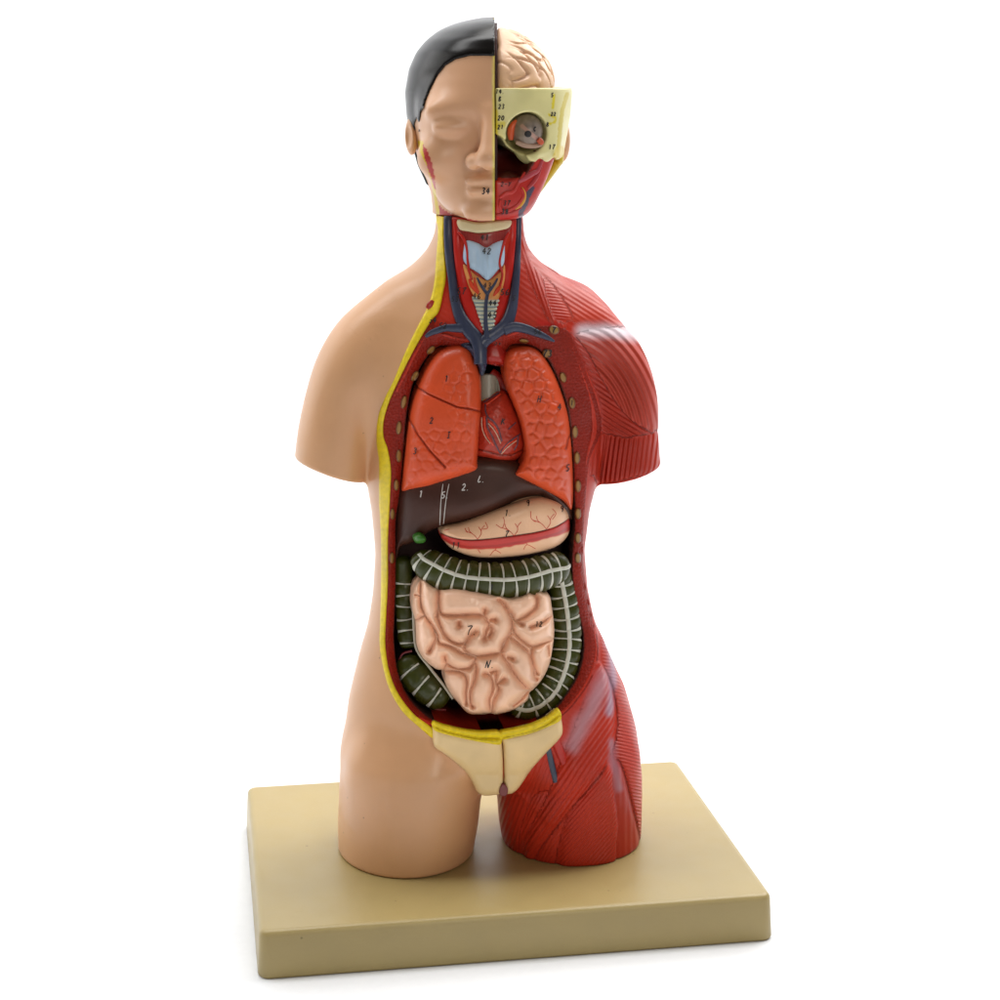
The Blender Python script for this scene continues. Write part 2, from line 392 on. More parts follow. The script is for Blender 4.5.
col=col*(1+.10*vnoise(px,py,.03)[:,None])
# tendon paint: pale blue-violet washes with soft edges
def wash(pl,r,c,k=1.0):
    global col
    d=dpl(px,py,spl(pl,3))+2*vnoise(px,py,.08,5)
    m=(1-sstep(0,r,d))**1.0*k
    col=col*(1-m[:,None])+c*m[:,None]; amp[:]=amp*(1-.65*m)
wash([(582,331),(605,331),(634,335)],12,L(214,196,204),1.0)
wash([(603,676),(592,700),(580,724),(571,746)],12,L(186,140,150),.8)
wash([(606,628),(610,655),(611,680),(606,712)],8,L(165,140,160),.8)
wash([(609,742),(614,765),(618,788)],7,L(165,120,132),.75)
# vessels painted under the groin, brighter red strips at the collar
wash([(540,322),(556,326)],6,L(190,30,22),.9)
def lap(a,n):
    E=np.concatenate([Q[:,[0,1]],Q[:,[1,2]],Q[:,[2,3]],Q[:,[3,0]]]); cnt=np.bincount(E.ravel(),minlength=len(V)).astype(float)
    for _ in range(n):
        s_=np.bincount(E[:,0],a[E[:,1]],len(V))+np.bincount(E[:,1],a[E[:,0]],len(V)); a=.4*a+.6*s_/np.maximum(cnt,1)
    return a
disp=lap(disp,3); amp=lap(amp,2)
amp*=front; V2=V+Nn*(disp*.75*front)[:,None]
V2[:,2]=np.maximum(V2[:,2],.2)
addobj('muscle_half',V2,Q,M['muscle'],col=col,attrs={'fib':fib,'famp':amp},label='red flayed half with striated shoulder and thigh muscles')
# ------------------------------------------------------------------ relief builder
SURF={}
def relief(name,poly,Yf,mat,col,parent=None,back=6.0,holes=(),step=1.0,smooth_poly=2.0,label=None,backY=None,attrs=None):
    """closed solid whose front follows Yf(px,py); outline given in photo pixels"""
    outer=spl(poly,smooth_poly,True) if smooth_poly else np.array(poly,float)
    hs=[spl(h,2,True) for h in holes]
    rings=[outer]+hs
    xs=np.arange(outer[:,0].min(),outer[:,0].max(),step); ys=np.arange(outer[:,1].min(),outer[:,1].max(),step*.866)
    A,B=np.meshgrid(xs,ys,indexing='ij'); A=A+ (np.arange(len(ys))%2)[None,:]*step*.5
    A=A.ravel();B=B.ravel()
    k=pip(A,B,outer)
    for h in hs: k&=~pip(A,B,h)
    A,B=A[k],B[k]
    k=np.ones(len(A),bool)
    for r in rings: k&=dpl(A,B,r,True)>step*.55
    A,B=A[k],B[k]
    pts=[];edges=[]
    for r in rings:
        s=len(pts); n=len(r)
        pts+= [tuple(p) for p in r]; edges+=[(s+i,s+(i+1)%n) for i in range(n)]
    nb=len(pts)
    pts+=list(zip(A,B))
    res=geometry.delaunay_2d_cdt([Vector(p) for p in pts],edges,[],0,1e-5)
    v2=np.array([tuple(v) for v in res[0]]); tri=np.array([f for f in res[2] if len(f)==3])
    orig=res[3]
    c=v2[tri].mean(1); k=pip(c[:,0],c[:,1],outer)
    for h in hs: k&=~pip(c[:,0],c[:,1],h)
    tri=tri[k]
    # consistent winding (front towards -Y): pixel y points down
    a,b,d=v2[tri[:,0]],v2[tri[:,1]],v2[tri[:,2]]
    ar=(b[:,0]-a[:,0])*(d[:,1]-a[:,1])-(b[:,1]-a[:,1])*(d[:,0]-a[:,0])
    tri[ar>0]=tri[ar>0][:,::-1]
    n=len(v2)
    Y=Yf(v2[:,0],v2[:,1]); Pf=at(v2[:,0],v2[:,1],Y)
    Pb=Pf.copy(); Pb[:,1]=(Y+back) if backY is None else np.maximum(backY,Y+.5)
    faces=[tuple(t) for t in tri]+[tuple(t[::-1]+n) for t in tri]
    # side walls along border edges
    from collections import Counter
    ec={}
    for t in tri:
        for i in range(3):
            e=(int(t[i]),int(t[(i+1)%3]))
            ec[e]=1
    for (i,j) in list(ec):
        if (j,i) not in ec: faces.append((j,i,i+n,j+n))
    VV=np.concatenate([Pf,Pb])
    C=col(v2[:,0],v2[:,1]) if callable(col) else np.tile(np.asarray(col,float),(n,1))
    C=np.concatenate([C,C])
    o=addobj(name,VV,faces,mat,parent,col=C,label=label)
    return o
def tube(name,pts,Yf,mat,col,parent=None,flat=1.0,seg=12,step=1.2,mod=None,colf=None,label=None,closed_ends=True,off=0.0):
    """pts: (px,py,r_px); Yf gives the depth of the surface the tube lies on; off = centre lift in radii"""
    P=spl(pts,step)
    Y=Yf(P[:,0],P[:,1]); C=at(P[:,0],P[:,1],Y)
    s=(C-CP)@FF/F; R=P[:,2]*s
    C=C.copy(); C[:,1]-=off*R*flat
    T=np.gradient(C,axis=0); T/=np.linalg.norm(T,axis=1,keepdims=True)+1e-9
    yv=np.array([0,-1.,0]); Nv=yv-(T@yv)[:,None]*T; Nv/=np.linalg.norm(Nv,axis=1,keepdims=True)
    Bv=np.cross(T,Nv)
    if mod is not None: R=R*mod(len(R))
    V=[];n=len(C); a=np.arange(seg)/seg*2*math.pi
    for i in range(n):
        V.append(C[i]+R[i]*(np.cos(a)[:,None]*Nv[i]*flat+np.sin(a)[:,None]*Bv[i]))
    V=np.concatenate(V); Fc=[]
    for i in range(n-1):
        for j in range(seg):
            k=(j+1)%seg
            Fc.append((i*seg+j,(i+1)*seg+j,(i+1)*seg+k,i*seg+k))
    Fc.append(tuple(range(seg))); Fc.append(tuple((n-1)*seg+j for j in reversed(range(seg))))
    cc=np.tile(np.asarray(col,float),(len(V),1))
    if colf: cc=colf(V,cc,n,seg)
    return addobj(name,V,Fc,mat,parent,col=cc,label=label),(C,R,Nv,Bv,T)
def ribbon(strokes,Yf,w=.55,lift=.25):
    """painted strokes, slightly domed, following the surface: returns V,F"""
    V=[];Fc=[]
    for st in strokes:
        st=np.array(st,float)
        if st.shape[1]==2: st=np.concatenate([st,np.full((len(st),1),w)],1)
        st=spl(st,.7) if len(st)>2 else spl(st,.7)
        t=np.gradient(st[:,:2],axis=0); l=np.linalg.norm(t,axis=1,keepdims=True)+1e-9; t/=l
        nn=np.stack([-t[:,1],t[:,0]],1); b=len(V)
        for s,lf in((-1,.0),(0,lift),(1,.0)):
            q=st[:,:2]+nn*s*st[:,2:3]
            Y=Yf(q[:,0],q[:,1])-.12-lf
            V+=list(at(q[:,0],q[:,1],Y))
        n=len(st)
        for r in(0,1):
            for i in range(n-1):
                Fc.append((b+r*n+i,b+r*n+i+1,b+(r+1)*n+i+1,b+(r+1)*n+i))
    return V,Fc
GL={'0':[[(.5,0),(.1,.3),(.1,.7),(.45,1),(.8,.7),(.8,.3),(.5,0)]],
'1':[[(.25,.2),(.5,0),(.45,1)]],'2':[[(.1,.25),(.4,0),(.75,.25),(.5,.6),(.1,1),(.85,.95)]],
'3':[[(.15,.1),(.5,0),(.75,.2),(.4,.45),(.75,.7),(.5,1),(.1,.9)]],'4':[[(.55,0),(.05,.6),(.85,.6)],[(.6,.25),(.5,1)]],
'5':[[(.8,0),(.3,.05),(.2,.45),(.65,.5),(.7,.8),(.4,1),(.1,.9)]],'6':[[(.7,0),(.25,.4),(.15,.8),(.5,1),(.8,.75),(.5,.55),(.2,.75)]],
'7':[[(.1,.08),(.85,0),(.45,.5),(.35,1)]],'8':[[(.5,.45),(.2,.25),(.5,0),(.8,.22),(.5,.45),(.15,.75),(.5,1),(.85,.75),(.5,.45)]],
'9':[[(.75,.2),(.45,0),(.15,.25),(.45,.5),(.75,.2),(.65,1)]],
'H':[[(.2,0),(.05,1)],[(.85,0),(.7,1)],[(.1,.5),(.8,.5)]],'I':[[(.1,0),(.8,.0)],[(.45,0),(.4,1)],[(.05,1),(.75,1)]],
'K':[[(.3,0),(.1,1)],[(.9,.1),(.2,.55)],[(.4,.5),(.9,.95)]],'N':[[(.25,.1),(.05,1)],[(.25,.1),(.6,1)],[(.95,0),(.6,1)]],
'B':[[(.2,0),(.15,1)],[(.2,0),(.7,.15),(.25,.45),(.8,.75),(.15,1)]],'C':[[(.8,.15),(.4,0),(.1,.5),(.4,1),(.8,.85)]],
'L':[[(.5,0),(.2,.85),(.4,1),(.8,.85)]],'Y':[[(.1,0),(.45,.45)],[(.9,0),(.2,1)]],'-':[[(.1,.55),(.8,.5)]],'.':[[(.1,.92),(.22,1)]],
'V':[[(.05,0),(.4,1)],[(.4,1),(.9,0)]]}
def mark(txt,cx,cy,h,Yf,parent,ink='ink',w=.5,slant=.15,rot=0,name='number_marking',lift=.15):
    adv=.78*h; W=adv*len(txt); st=[]
    for i,ch in enumerate(txt):
        for s in GL[ch]:
            q=[]
            for (u,v) in s:
                X=(u*.62*h+i*adv-W/2+.1*h)-(v-.5)*h*slant; Yy=(v-.5)*h
                q.append((cx+X*math.cos(rot)-Yy*math.sin(rot),cy+X*math.sin(rot)+Yy*math.cos(rot)))
            st.append(q)
    w*=1.18; V,Fc=ribbon(st,lambda a,b:Yf(a,b)-lift,w,.08)
    return addobj(name,V,Fc,M[ink],parent)
# ------------------------------------------------------------------ base plate
def base_plate():
    import bmesh
    bm=bmesh.new()
    def ring(hx,hy,z,r,k=7):
        vs=[]
        for cx,cy,a0 in((hx-r,hy-r,0),(-hx+r,hy-r,90),(-hx+r,-hy+r,180),(hx-r,-hy+r,270)):
            for i in range(k+1):
                a=math.radians(a0+90*i/k); vs.append(bm.verts.new(((cx+r*math.cos(a))*MM,(cy+r*math.sin(a))*MM,z*MM)))
        return vs
    hx,hy=BW/2,BD/2
    prof=[(-3.4,-0.0),(-1.9,-.3),(-.9,-.9),(-.3,-1.9),(0,-3.2)]
    rings=[ring(hx+o,hy+o,z,max(1.2,5+o)) for o,z in prof]
    rings.append(ring(hx+1.2,hy+1.2,-BH+1.2,6)); rings.append(ring(hx+.5,hy+.5,-BH,5.5))
    for a,b in zip(rings[:-1],rings[1:]):
        n=len(a)
        for i in range(n): bm.faces.new((a[i],b[i],b[(i+1)%n],a[(i+1)%n]))
    bm.faces.new(rings[0]); bm.faces.new(list(reversed(rings[-1])))
    bmesh.ops.recalc_face_normals(bm,faces=bm.faces)
    me=bpy.data.meshes.new('base_plate'); bm.to_mesh(me); bm.free()
    for p in me.polygons: p.use_smooth=len(p.vertices)==4
    me.materials.append(M['base']); o=bpy.data.objects.new('base_plate',me); COL.objects.link(o); o.parent=root
    o['label']='tan rectangular base with rounded edges'
base_plate()
def embY(px,py):   # depth of the base's top face under a pixel
    d=rays(px,py); return CP[1]+d[...,1]*(-CP[2]+.06)/d[...,2]
V,Fc=ribbon([[(303,911),(297,911.5),(292,914),(293,917),(300,917)],[(301,915),(303,911)],[(306,916),(305,911),(308,911.5)],[(310,910.3),(317,910)],[(313.5,910.2),(314,916)],
 [(323,911.5),(319,913),(320,915.5),(325,915),(326,912),(323,911.5)],[(331,915.5),(330,911),(334,911)],[(340,915),(340,911)]],lambda a,b:embY(a,b)+.12,.28,.0)
V=np.array(V); V[:,2]=.05; nn=len(V)//3
o_=addobj('embossed_mark',V,Fc,M['base'],bpy.data.objects['base_plate'])
# ------------------------------------------------------------------ yellow fat edge along the cut skin
NB=np.array(fat_out+fat_in[::-1],float)
def fatY(px,py): return bodyY(px,py)-.2-infl(dpl(px,py,NBs,True),2.2,1.1)
NBs=spl(NB,3,True)
def fatcol(px,py):
    c=np.tile(L(224,198,6),(len(px),1)); v=vnoise(px,py,.25,2)+.5*vnoise(px,py,.7,4)
    return c*(1+.16*v[:,None])
M['fatvc']=paint('yellow_fat_paint_coloured',rough=.5,coat=.1,bump=.7,bscale=450,var=.12)
relief('fat_edge',NB,fatY,M['fatvc'],fatcol,back=4,smooth_poly=1.6,label='yellow painted edge of the cut skin')
tube('vein_section',[(427.5,309,2.6),(430.5,306,4.2),(433.5,301,2.6)],lambda x,y:bodyY(x,y)-1.2,M['vc'],L(165,40,30),flat=.35)
# ------------------------------------------------------------------ cavity wall
wo=fat_in[::-1]
left_out=[p for p in fat_in if p[1]>=320]
ring_out=left_out[:]            # going down the left
ring_out+= [(460,738)]+wall_out_r   # bottom, then up the right side, across the top
ROs=spl(ring_out,3,True); WIs=spl(wall_in,3,True)
def wallY(px,py):
    do=dpl(px,py,ROs,True); di=dpl(px,py,WIs,True)
    t=do/(do+di+1e-6)
    return bodyY(px,py)-.5+7.5*t**1.3
def wallcol(px,py):
    do=dpl(px,py,ROs,True); di=dpl(px,py,WIs,True); t=do/(do+di+1e-6)
    c=L(140,30,13)*(1-t[:,None]*.0)+0*px[:,None]
    v=vnoise(px,py,.6,7)
    c=c*(1+.25*v[:,None])
    e=sstep(.9,1,t)[:,None]; c=c*(1-e)+L(70,42,36)*e
    # row of small pale dots on the right rim of the belly
    b=np.sin(py*1.9)*np.exp(-((t-.35)/.08)**2)*(px>560)*(py>560)
    return c*(1+.5*np.clip(b,0,1)[:,None])
relief('cavity_wall',ring_out,wallY,M['wall'],wallcol,holes=[wall_in],step=1.3,backY=CAV_Y+1,label='dark red pitted rim around the opened chest and belly')
cw=bpy.data.objects['cavity_wall']
for (x,y,rx,ry,a) in [(431,350,3,5.5,.8),(415,376,3,6,.55),(404,402,3,7,.2),(399,428,3,7,.1),(399,456,3,6.5,0),(396.5,485,2.8,6,0),(392.5,514,2.6,6,0),(392,558,2.6,6,0),
                      (524,341,5,2.5,.1),(554,330,5.5,4.5,.3),(547,353.5,5,4.5,.5),(563,377.5,3.5,5.5,-.3),(572,403,3.5,6,-.1),(575,432,3.2,6.5,0),(577,458,3.2,6.5,0),(578,486,3.2,6.5,0),(578,513.6,3.2,6,0),(578,538,3.2,5.5,0),(578,558,3.2,5.5,0)]:
    th=np.linspace(0,2*math.pi,14)[:-1]
    P=[(x+rx*math.cos(t)*math.cos(a)-ry*math.sin(t)*math.sin(a),y+rx*math.cos(t)*math.sin(a)+ry*math.sin(t)*math.cos(a)) for t in th]
    Pn=np.array(P)
    def rc(px,py,x=x,y=y,Pn=Pn):
        d=dpl(px,py,Pn,True); m=sstep(.6,1.8,d)[:,None]
        return L(112,62,28)*(1-m)+L(158,120,60)*m
    relief('rib_end',P,lambda px,py,Pn=Pn:wallY(px,py)-.3-infl(dpl(px,py,Pn,True),1.6,.7),M['vc'],rc,parent=cw,back=1.5,step=.9,smooth_poly=1)
# dark cavity lining (back and sides behind the organs)
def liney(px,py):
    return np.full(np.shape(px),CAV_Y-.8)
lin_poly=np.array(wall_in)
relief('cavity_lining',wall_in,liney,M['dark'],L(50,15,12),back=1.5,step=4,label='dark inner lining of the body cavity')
# ------------------------------------------------------------------ lungs
def cells(px,py,s,seed,w=.2):
    """worley cell edges -> groove mask"""
    rs=np.random.RandomState(seed); x0,x1=px.min()-2*s,px.max()+2*s; y0,y1=py.min()-2*s,py.max()+2*s
    gxn=np.arange(x0,x1,s); gyn=np.arange(y0,y1,s*.87)
    A,B=np.meshgrid(gxn,gyn,indexing='ij'); A=A+(np.arange(len(gyn))%2)[None,:]*s/2
    A=A.ravel()+rs.uniform(-.21,.21,A.size)*s;B=B.ravel()+rs.uniform(-.21,.21,B.size)*s
    d1=np.full(px.shape,1e9);d2=d1.copy()
    for a,b in zip(A,B):
        d=np.hypot(px-a,py-b); d2=np.where(d<d1,d1,np.minimum(d2,d)); d1=np.minimum(d1,d)
    return sstep(0,w*s*2.2,d2-d1)
lungR=[(458.5,343.5),(469,347),(476.5,360),(481,380),(481,410),(479,436),(477.5,460),(477,469.5),(462,476),(440,483),(427.5,487),(412,490),(401.5,491),(402,476),(405.6,444),(410,412),(417,387),(427.5,364),(441,349)]
lungL=[(505.7,352),(517,346.5),(531,346.5),(542.5,354.5),(554,373),(563,396),(569,419),(572,449),(573.5,481),(573,503),(570.5,509.5),(562,500.5),(543,489.6),(522,479),(515,474.5),(518,468),(523,458),(524.3,446.5),(520,423),(512.6,403),(506,387),(502.5,368)]
fis1=[(417,387),(428,394),(439,399),(457,407),(468,408.5),(481,411.5)]; fis2=[(408,417),(418,435),(430,451),(445,467)]
fis3=[(566,449),(568,440),(571,433)]
def lung(name,poly,fis,cs,seed,lab,inset,patches,amp_=.65):
    Ps=spl(poly,2,True)
    def Yf(px,py):
        d=dpl(px,py,Ps,True)
        Y=bodyY(px,py)+9.5-infl(d,16,8.5)-infl(d,4,2.0)+inset(px,py)
        g=cells(px,py,cs,seed)
        m=sstep(4,9,d)*np.clip(.15+1.2*vnoise(px,py,.035,seed)+patches(px,py),0,1)
        Y=Y+(1-g)**.8*amp_*m-.25*g*m
        for f in fis: Y=Y+1.6*np.exp(-(dpl(px,py,f)/1.0)**2)
        return Y
    def cf(px,py):
        d=dpl(px,py,Ps,True)
        c=np.tile(L(212,78,38),(len(px),1))*(1+.08*vnoise(px,py,.06,3)[:,None])
        for f in fis:
            e=np.exp(-(dpl(px,py,f)/.9)**2)[:,None]; c=c*(1-.75*e)+L(110,22,12)*.75*e
        return c
    o=relief(name,poly,Yf,M['wet'],cf,back=10,step=.85,label=lab)
    return o,Yf
oR,YR=lung('lung',lungR,[fis1,fis2],11,11,'orange lung split by two fissures into three lobes',lambda x,y:0*x,lambda x,y:.35*np.exp(-((x-465)/12)**2)+.15*(y>430),.5)
oL,YL=lung('lung',lungL,[fis3],12.5,5,'orange lung with honeycomb cells beside the heart',lambda x,y:0*x,lambda x,y:.9+0*x)
for t,x,y in(('1',446.6,378.6),('2',431.6,420.5),('I',449,435),('3',415,451)): mark(t,x,y,6,YR,oR,w=.42,lift=.55)
for t,x,y in(('H',539.5,399),('4',560,407),('5',568,468)): mark(t,x,y,6.5,YL,oL,w=.42,lift=.6)
# ------------------------------------------------------------------ trachea stub, aorta, heart
def CY(off): return lambda px,py:bodyY(px,py)+off
relief('windpipe_stub',[(478,378),(496,377),(499,400),(482,404),(478,400)],lambda px,py:bodyY(px,py)+14-infl(np.abs(9-np.abs(px-488)),9,3),M['vc'],L(150,146,130),back=6,smooth_poly=1)
relief('aorta',[(484,344),(494,335),(503,340),(508,356),(505,366),(488,364),(482,360)],lambda px,py:bodyY(px,py)+9-infl(dpl(px,py,[(484,344),(494,335),(503,340),(508,356),(505,366),(488,364),(482,360)],True),9,6),M['wet'],L(170,34,22),back=8)
tube('aorta_branch',[(490,373,6),(496,378,7),(503,384,8),(508,395,7)],CY(17),M['wet'],L(150,32,22))
heartP=[(481,400),(488,396),(496,391),(506,391),(513,402),(520,420),(525,440),(525,448),(520,457),(511,462.5),(499,463.5),(487,460),(476,456),(474,440),(475,415)]
Hs=spl(heartP,2,True)
groove=[(474,448),(487,451.5),(500,455),(512,455),(522,450)]
def YH(px,py):
    d=dpl(px,py,Hs,True)
    return bodyY(px,py)+15-infl(d,22,10)+.9*np.exp(-(dpl(px,py,groove)/.8)**2)+.25*vnoise(px,py,.3,9)
def hc(px,py):
    c=np.tile(L(172,48,28),(len(px),1))*(1+.2*vnoise(px,py,.12,8)[:,None])
    e=np.exp(-(dpl(px,py,groove)/.9)**2)[:,None]
    return c*(1-.6*e)
oH=relief('heart',heartP,YH,M['wet'],hc,back=12,step=.8,label='small dark red heart with painted coronary vessels')
def strokes(name,sts,Yf,col,parent,w=.8,lift=.35):
    V,Fc=ribbon(sts,Yf,w,lift); return addobj(name,V,Fc,M['vc'],parent,col=col)
hz=lambda p:Z((470,370),9.09,p)
strokes('fat_stripe',[hz([(112,275),(170,235),(230,200)])],YH,L(205,196,140),oH,.75)
strokes('coronary_vein',[hz([(125,295),(190,250),(265,205)]),hz([(140,310),(140,370),(165,430),(215,470),(260,540),(290,650)]),hz([(150,430),(160,520),(200,600),(235,680),(270,750)]),hz([(270,760),(330,680),(400,620),(460,580)]),hz([(350,540),(380,510),(420,475)]),hz([(400,730),(430,680),(440,600)])],YH,L(96,62,72),oH,.75)
strokes('coronary_artery',[hz([(145,315),(210,270),(280,215)]),hz([(165,465),(220,510),(255,570)]),hz([(290,740),(350,670),(420,640)]),hz([(130,420),(135,520),(160,600),(215,690)])],YH,L(232,70,36),oH,.6)
strokes('fat_stripe',[hz([(165,485),(215,540),(250,600),(280,668)]),hz([(285,765),(340,705),(425,640)]),hz([(105,430),(108,520),(135,600),(185,668)])],YH,L(214,176,150),oH,.5)
mark('K',503,421.5,6,YH,oH,w=.42); 
# ------------------------------------------------------------------ liver, gall bladder, stomach
liver=[(397,489),(405,470),(440,462),(478,456),(514,460),(540,478),(562,492),(572,503),(572,520),(560,512),(545,499),(538,496),(519,499.5),(490,513.6),(463.6,522),(445,525.5),(432,530),(422,536.5),(412,543),(401,547),(396,560),(394.5,540),(396,515)]
Ls=spl(liver,2,True)
def YLv(px,py):
    d=dpl(px,py,Ls,True)
    return bodyY(px,py)+14.5-infl(d,18,7.5)-infl(d,3,1.2)-2.5*sstep(560,480,px)*sstep(470,510,py)
oLv=relief('liver',liver,YLv,M['liver'],lambda px,py:np.tile(L(64,33,22),(len(px),1))*(1+.25*vnoise(px,py,.04,1)[:,None]),back=9,step=1.2,label='dark brown liver')
for t,x,y in(('1',421,494),('2.',466.5,487),('L.',482,479),('5.',446,495)): mark(t,x,y,6.5,YLv,oLv,'white_ink',w=.42)
V,Fc=ribbon([[(443,484),(441,500),(439.8,525)],[(449,484),(446,500),(443.5,524)]],YLv,.35,.08); addobj('ligament_line',V,Fc,M['white_ink'],oLv)
stom=[(440.5,536),(440.5,529),(445,525),(453,523.5),(466,520),(495,509),(520,500.5),(532,497.5),(543,497),(559,502),(567,510),(569.5,519),(569,533),(560,544),(545,551),(520,556),(490,558),(470,556),(452,549),(444,541)]
Ss=spl(stom,2,True)
seam=[(441,533),(452,537.5),(470,540),(492,538.5),(515,535.5),(537,532),(555,527),(570,518)]
seams=spl(seam,2)
def YS(px,py):
    d=dpl(px,py,Ss,True)
    return bodyY(px,py)+12.5-infl(d,20,11)-infl(d,4,2)+.9*np.exp(-(dpl(px,py,seams)/.7)**2)
def sc_(px,py):
    c=np.tile(L(232,184,146),(len(px),1))*(1+.04*vnoise(px,py,.08,6)[:,None])
    sy=np.interp(px,seams[:,0],seams[:,1])
    d=py-sy; wdt=np.interp(px,[441,460,500,550,570],[6,9,11,9,13])
    m=(sstep(-.3,.5,d)*(1-sstep(wdt-1,wdt+.6,d+.8*vnoise(px,py,.15,3))))[:,None]
    rc=L(196,52,44)*(1-.0*px[:,None]); rc=rc*(1-.25*sstep(.55,.65,d/wdt)[:,None]*(1-sstep(.8,.9,d/wdt))[:,None])
    c=c*(1-m)+rc*m
    e=np.exp(-(d/.55)**2)[:,None]; c=c*(1-e)+L(20,12,12)*e
    return c
oS=relief('stomach',stom,YS,M['wet'],sc_,back=9,step=.8,label='cream stomach with a red band and fine red vessels')
tz=lambda p:Z((370,450),4.167,p)
sts=[]
def ytree(bx,by,s=1.0,fl=1):
    sts.append(tz([(bx,by),(bx-12*s*fl,by-15*s),(bx-32*s*fl,by-32*s),(bx-38*s*fl,by-50*s)])); sts.append(tz([(bx,by),(bx+15*s*fl,by-22*s),(bx+16*s*fl,by-40*s),(bx+30*s*fl,by-58*s)]))
    sts.append(tz([(bx-22*s*fl,by-24*s),(bx-50*s*fl,by-34*s)])); sts.append(tz([(bx+15*s*fl,by-35*s),(bx+4*s*fl,by-52*s)]))
ytree(448,372); ytree(600,358); ytree(735,330,1.1)
for q in([(330,330),(310,335)],[(405,345),(395,325)],[(480,300),(490,325),(470,330)],[(525,310),(550,325),(560,300),(555,280)],[(670,255),(672,285),(690,300)],[(760,245),(775,265),(760,290)],
         [(500,440),(520,418),(545,430)],[(640,415),(655,395),(690,412)],[(655,395),(650,385)],[(520,418),(530,405)],[(740,330),(790,318),(830,285)],[(460,430),(450,415)]): sts.append(tz(q))
V,Fc=ribbon(sts,YS,.32,.12); addobj('artery_tree',V,Fc,M['vc'],oS,col=L(200,52,36))
for t,x,y in(('1.',509,513),('9',528,503),('11',456,545.5),('7',507,534),('9',562,509)): mark(t,x,y,6,YS,oS,w=.4)
gp=[(413,537),(417,533.5),(422,534),(426,538),(425,542),(420,543.5),(415,542)]
relief('gallbladder',gp,lambda px,py:bodyY(px,py)+3.5-infl(dpl(px,py,spl(gp,1.5,True),True),5.5,4.5),M['wet'],L(50,110,30),back=8,step=.7,smooth_poly=1.2,label='small green gall bladder')
# ------------------------------------------------------------------ large intestine
green=L(56,61,11); white=L(205,205,192)
def colon(name,pts,off,ticks,taenia,lab=None,flat=.85,front=(-80,80),tae_r=1.05,col=green,hau=.085,tickw=.95):
    n0=len(spl(pts,1.0)); tk=np.array(ticks)*(n0-1)
    def mod(n):
        i=np.arange(n); m=np.ones(n)
        for t in tk: m-=hau*1.2*np.exp(-((i-t)/2.2)**2)
        e=np.minimum(i,n-1-i)/8.0
        return m*np.where(e<1,np.sqrt(np.clip(1-(1-np.clip(e,0,1))**2,.02,1)),1)
    o,(C,R,Nv,Bv,T)=tube(name,pts,CY(off),M['wet'],col,flat=flat,seg=40,step=1.0,mod=mod,label=lab)
    n=len(C)
    def pt(i,a,l=.25):
        i0=int(np.clip(i,0,n-1)); 
        return C[i0]+(R[i0]+l)*(math.cos(a)*Nv[i0]*flat+math.sin(a)*Bv[i0])
    # bands
    V=[];Fc=[]
    if taenia is not None:
        idx=np.arange(3,n-3); b=len(V); ks=7
        for i in idx:
            a0=taenia(i/(n-1)) if callable(taenia) else taenia
            for k in range(ks):
                u=(k/(ks-1)*2-1); V.append(pt(i,math.radians(a0)+u*tae_r/R[i]*1.0,.05+.55*math.sqrt(max(0,1-u*u))))
        m=len(idx)
        for i in range(m-1):
            for k in range(ks-1): q=b+i*ks+k; Fc.append((q,q+1,q+ks+1,q+ks))
    if taenia is not None: addobj('colon_band',V,Fc,M['vc'],o,col=white)
    V=[];Fc=[]
    for t in tk:
        b=len(V); A=np.radians(np.linspace(front[0],front[1],25))
        wob=random.uniform(-.6,.6); cut=random.uniform(.85,1.0)
        lo,hi=(front[0]*(1 if random.random()<.8 else .85),front[1]*cut)
        A=np.radians(np.linspace(lo,hi,25)); ja=random.uniform(0,6)
        for j,a in enumerate(A):
            a0=math.radians(taenia(t/(n-1)) if callable(taenia) else (taenia or 0))
            far=min(1,abs(a-a0)/1.2)
            w=tickw*(.55+.75*far)
            c=t+.9*math.sin(a*1.3+ja)+wob
            for s_ in(-1,-.0,1):
                i=c+s_*w; i0=int(np.clip(math.floor(i),0,n-2)); f=i-i0
                p=pt(i0,a,.0)*(1-f)+pt(i0+1,a,.0)*f
                nn=math.cos(a)*Nv[i0]+math.sin(a)*Bv[i0]
                V.append(p+nn*(.42 if s_==0 else .12))
        for j in range(24):
            for s_ in(0,1):
                q=b+j*3+s_; Fc.append((q,q+1,q+4,q+3))
    addobj('haustra_line',V,Fc,M['vc'],o,col=white)
    return o
# tube sides: +angle = Bv side ; parameter t along the path
asc=[(404,556,10),(404,575,10),(405,600,10.5),(407,625,11),(410,648,11)]
colon('ascending_colon',asc,16,[.3,.42,.54,.67,.8,.92],None,'dark green ascending colon with white lines',front=(-75,75))
desc=[(557,566,12),(561,585,13),(565,610,14.5),(567,640,15),(563,665,15.5),(553,688,15.5),(538,702,15),(524,707,13),(512,704,11)]
colon('descending_colon',desc,15,list(np.linspace(.1,.95,14)),lambda t:0,'dark green descending colon with white band and cross lines',front=(-85,80),tae_r=1.15)
cec=[(405,655,10),(411,668,15),(422,682,17),(435,694,16),(447,703,11.5)]
colon('cecum',cec,14,[.25,.52,.78],None,'dark green blind end of the colon with three white lines',front=(-42,75),tickw=1.2,tae_r=1.2)
strokes('maroon_rim',[[(399,660),(403,653.5),(412,651)],[(401,672),(410,688),(424,702),(436,709),(446,710)]],lambda px,py:bodyY(px,py)+10.0,L(110,36,40),bpy.data.objects['cecum'],1.0)
trans=[(417,552,9),(424,561,15),(440,571,18.5),(460,578,19.5),(482,580.5,19.5),(504,581,19.8),(525,578,20),(543,572.5,19),(557,567,16.5),(566,563,11)]
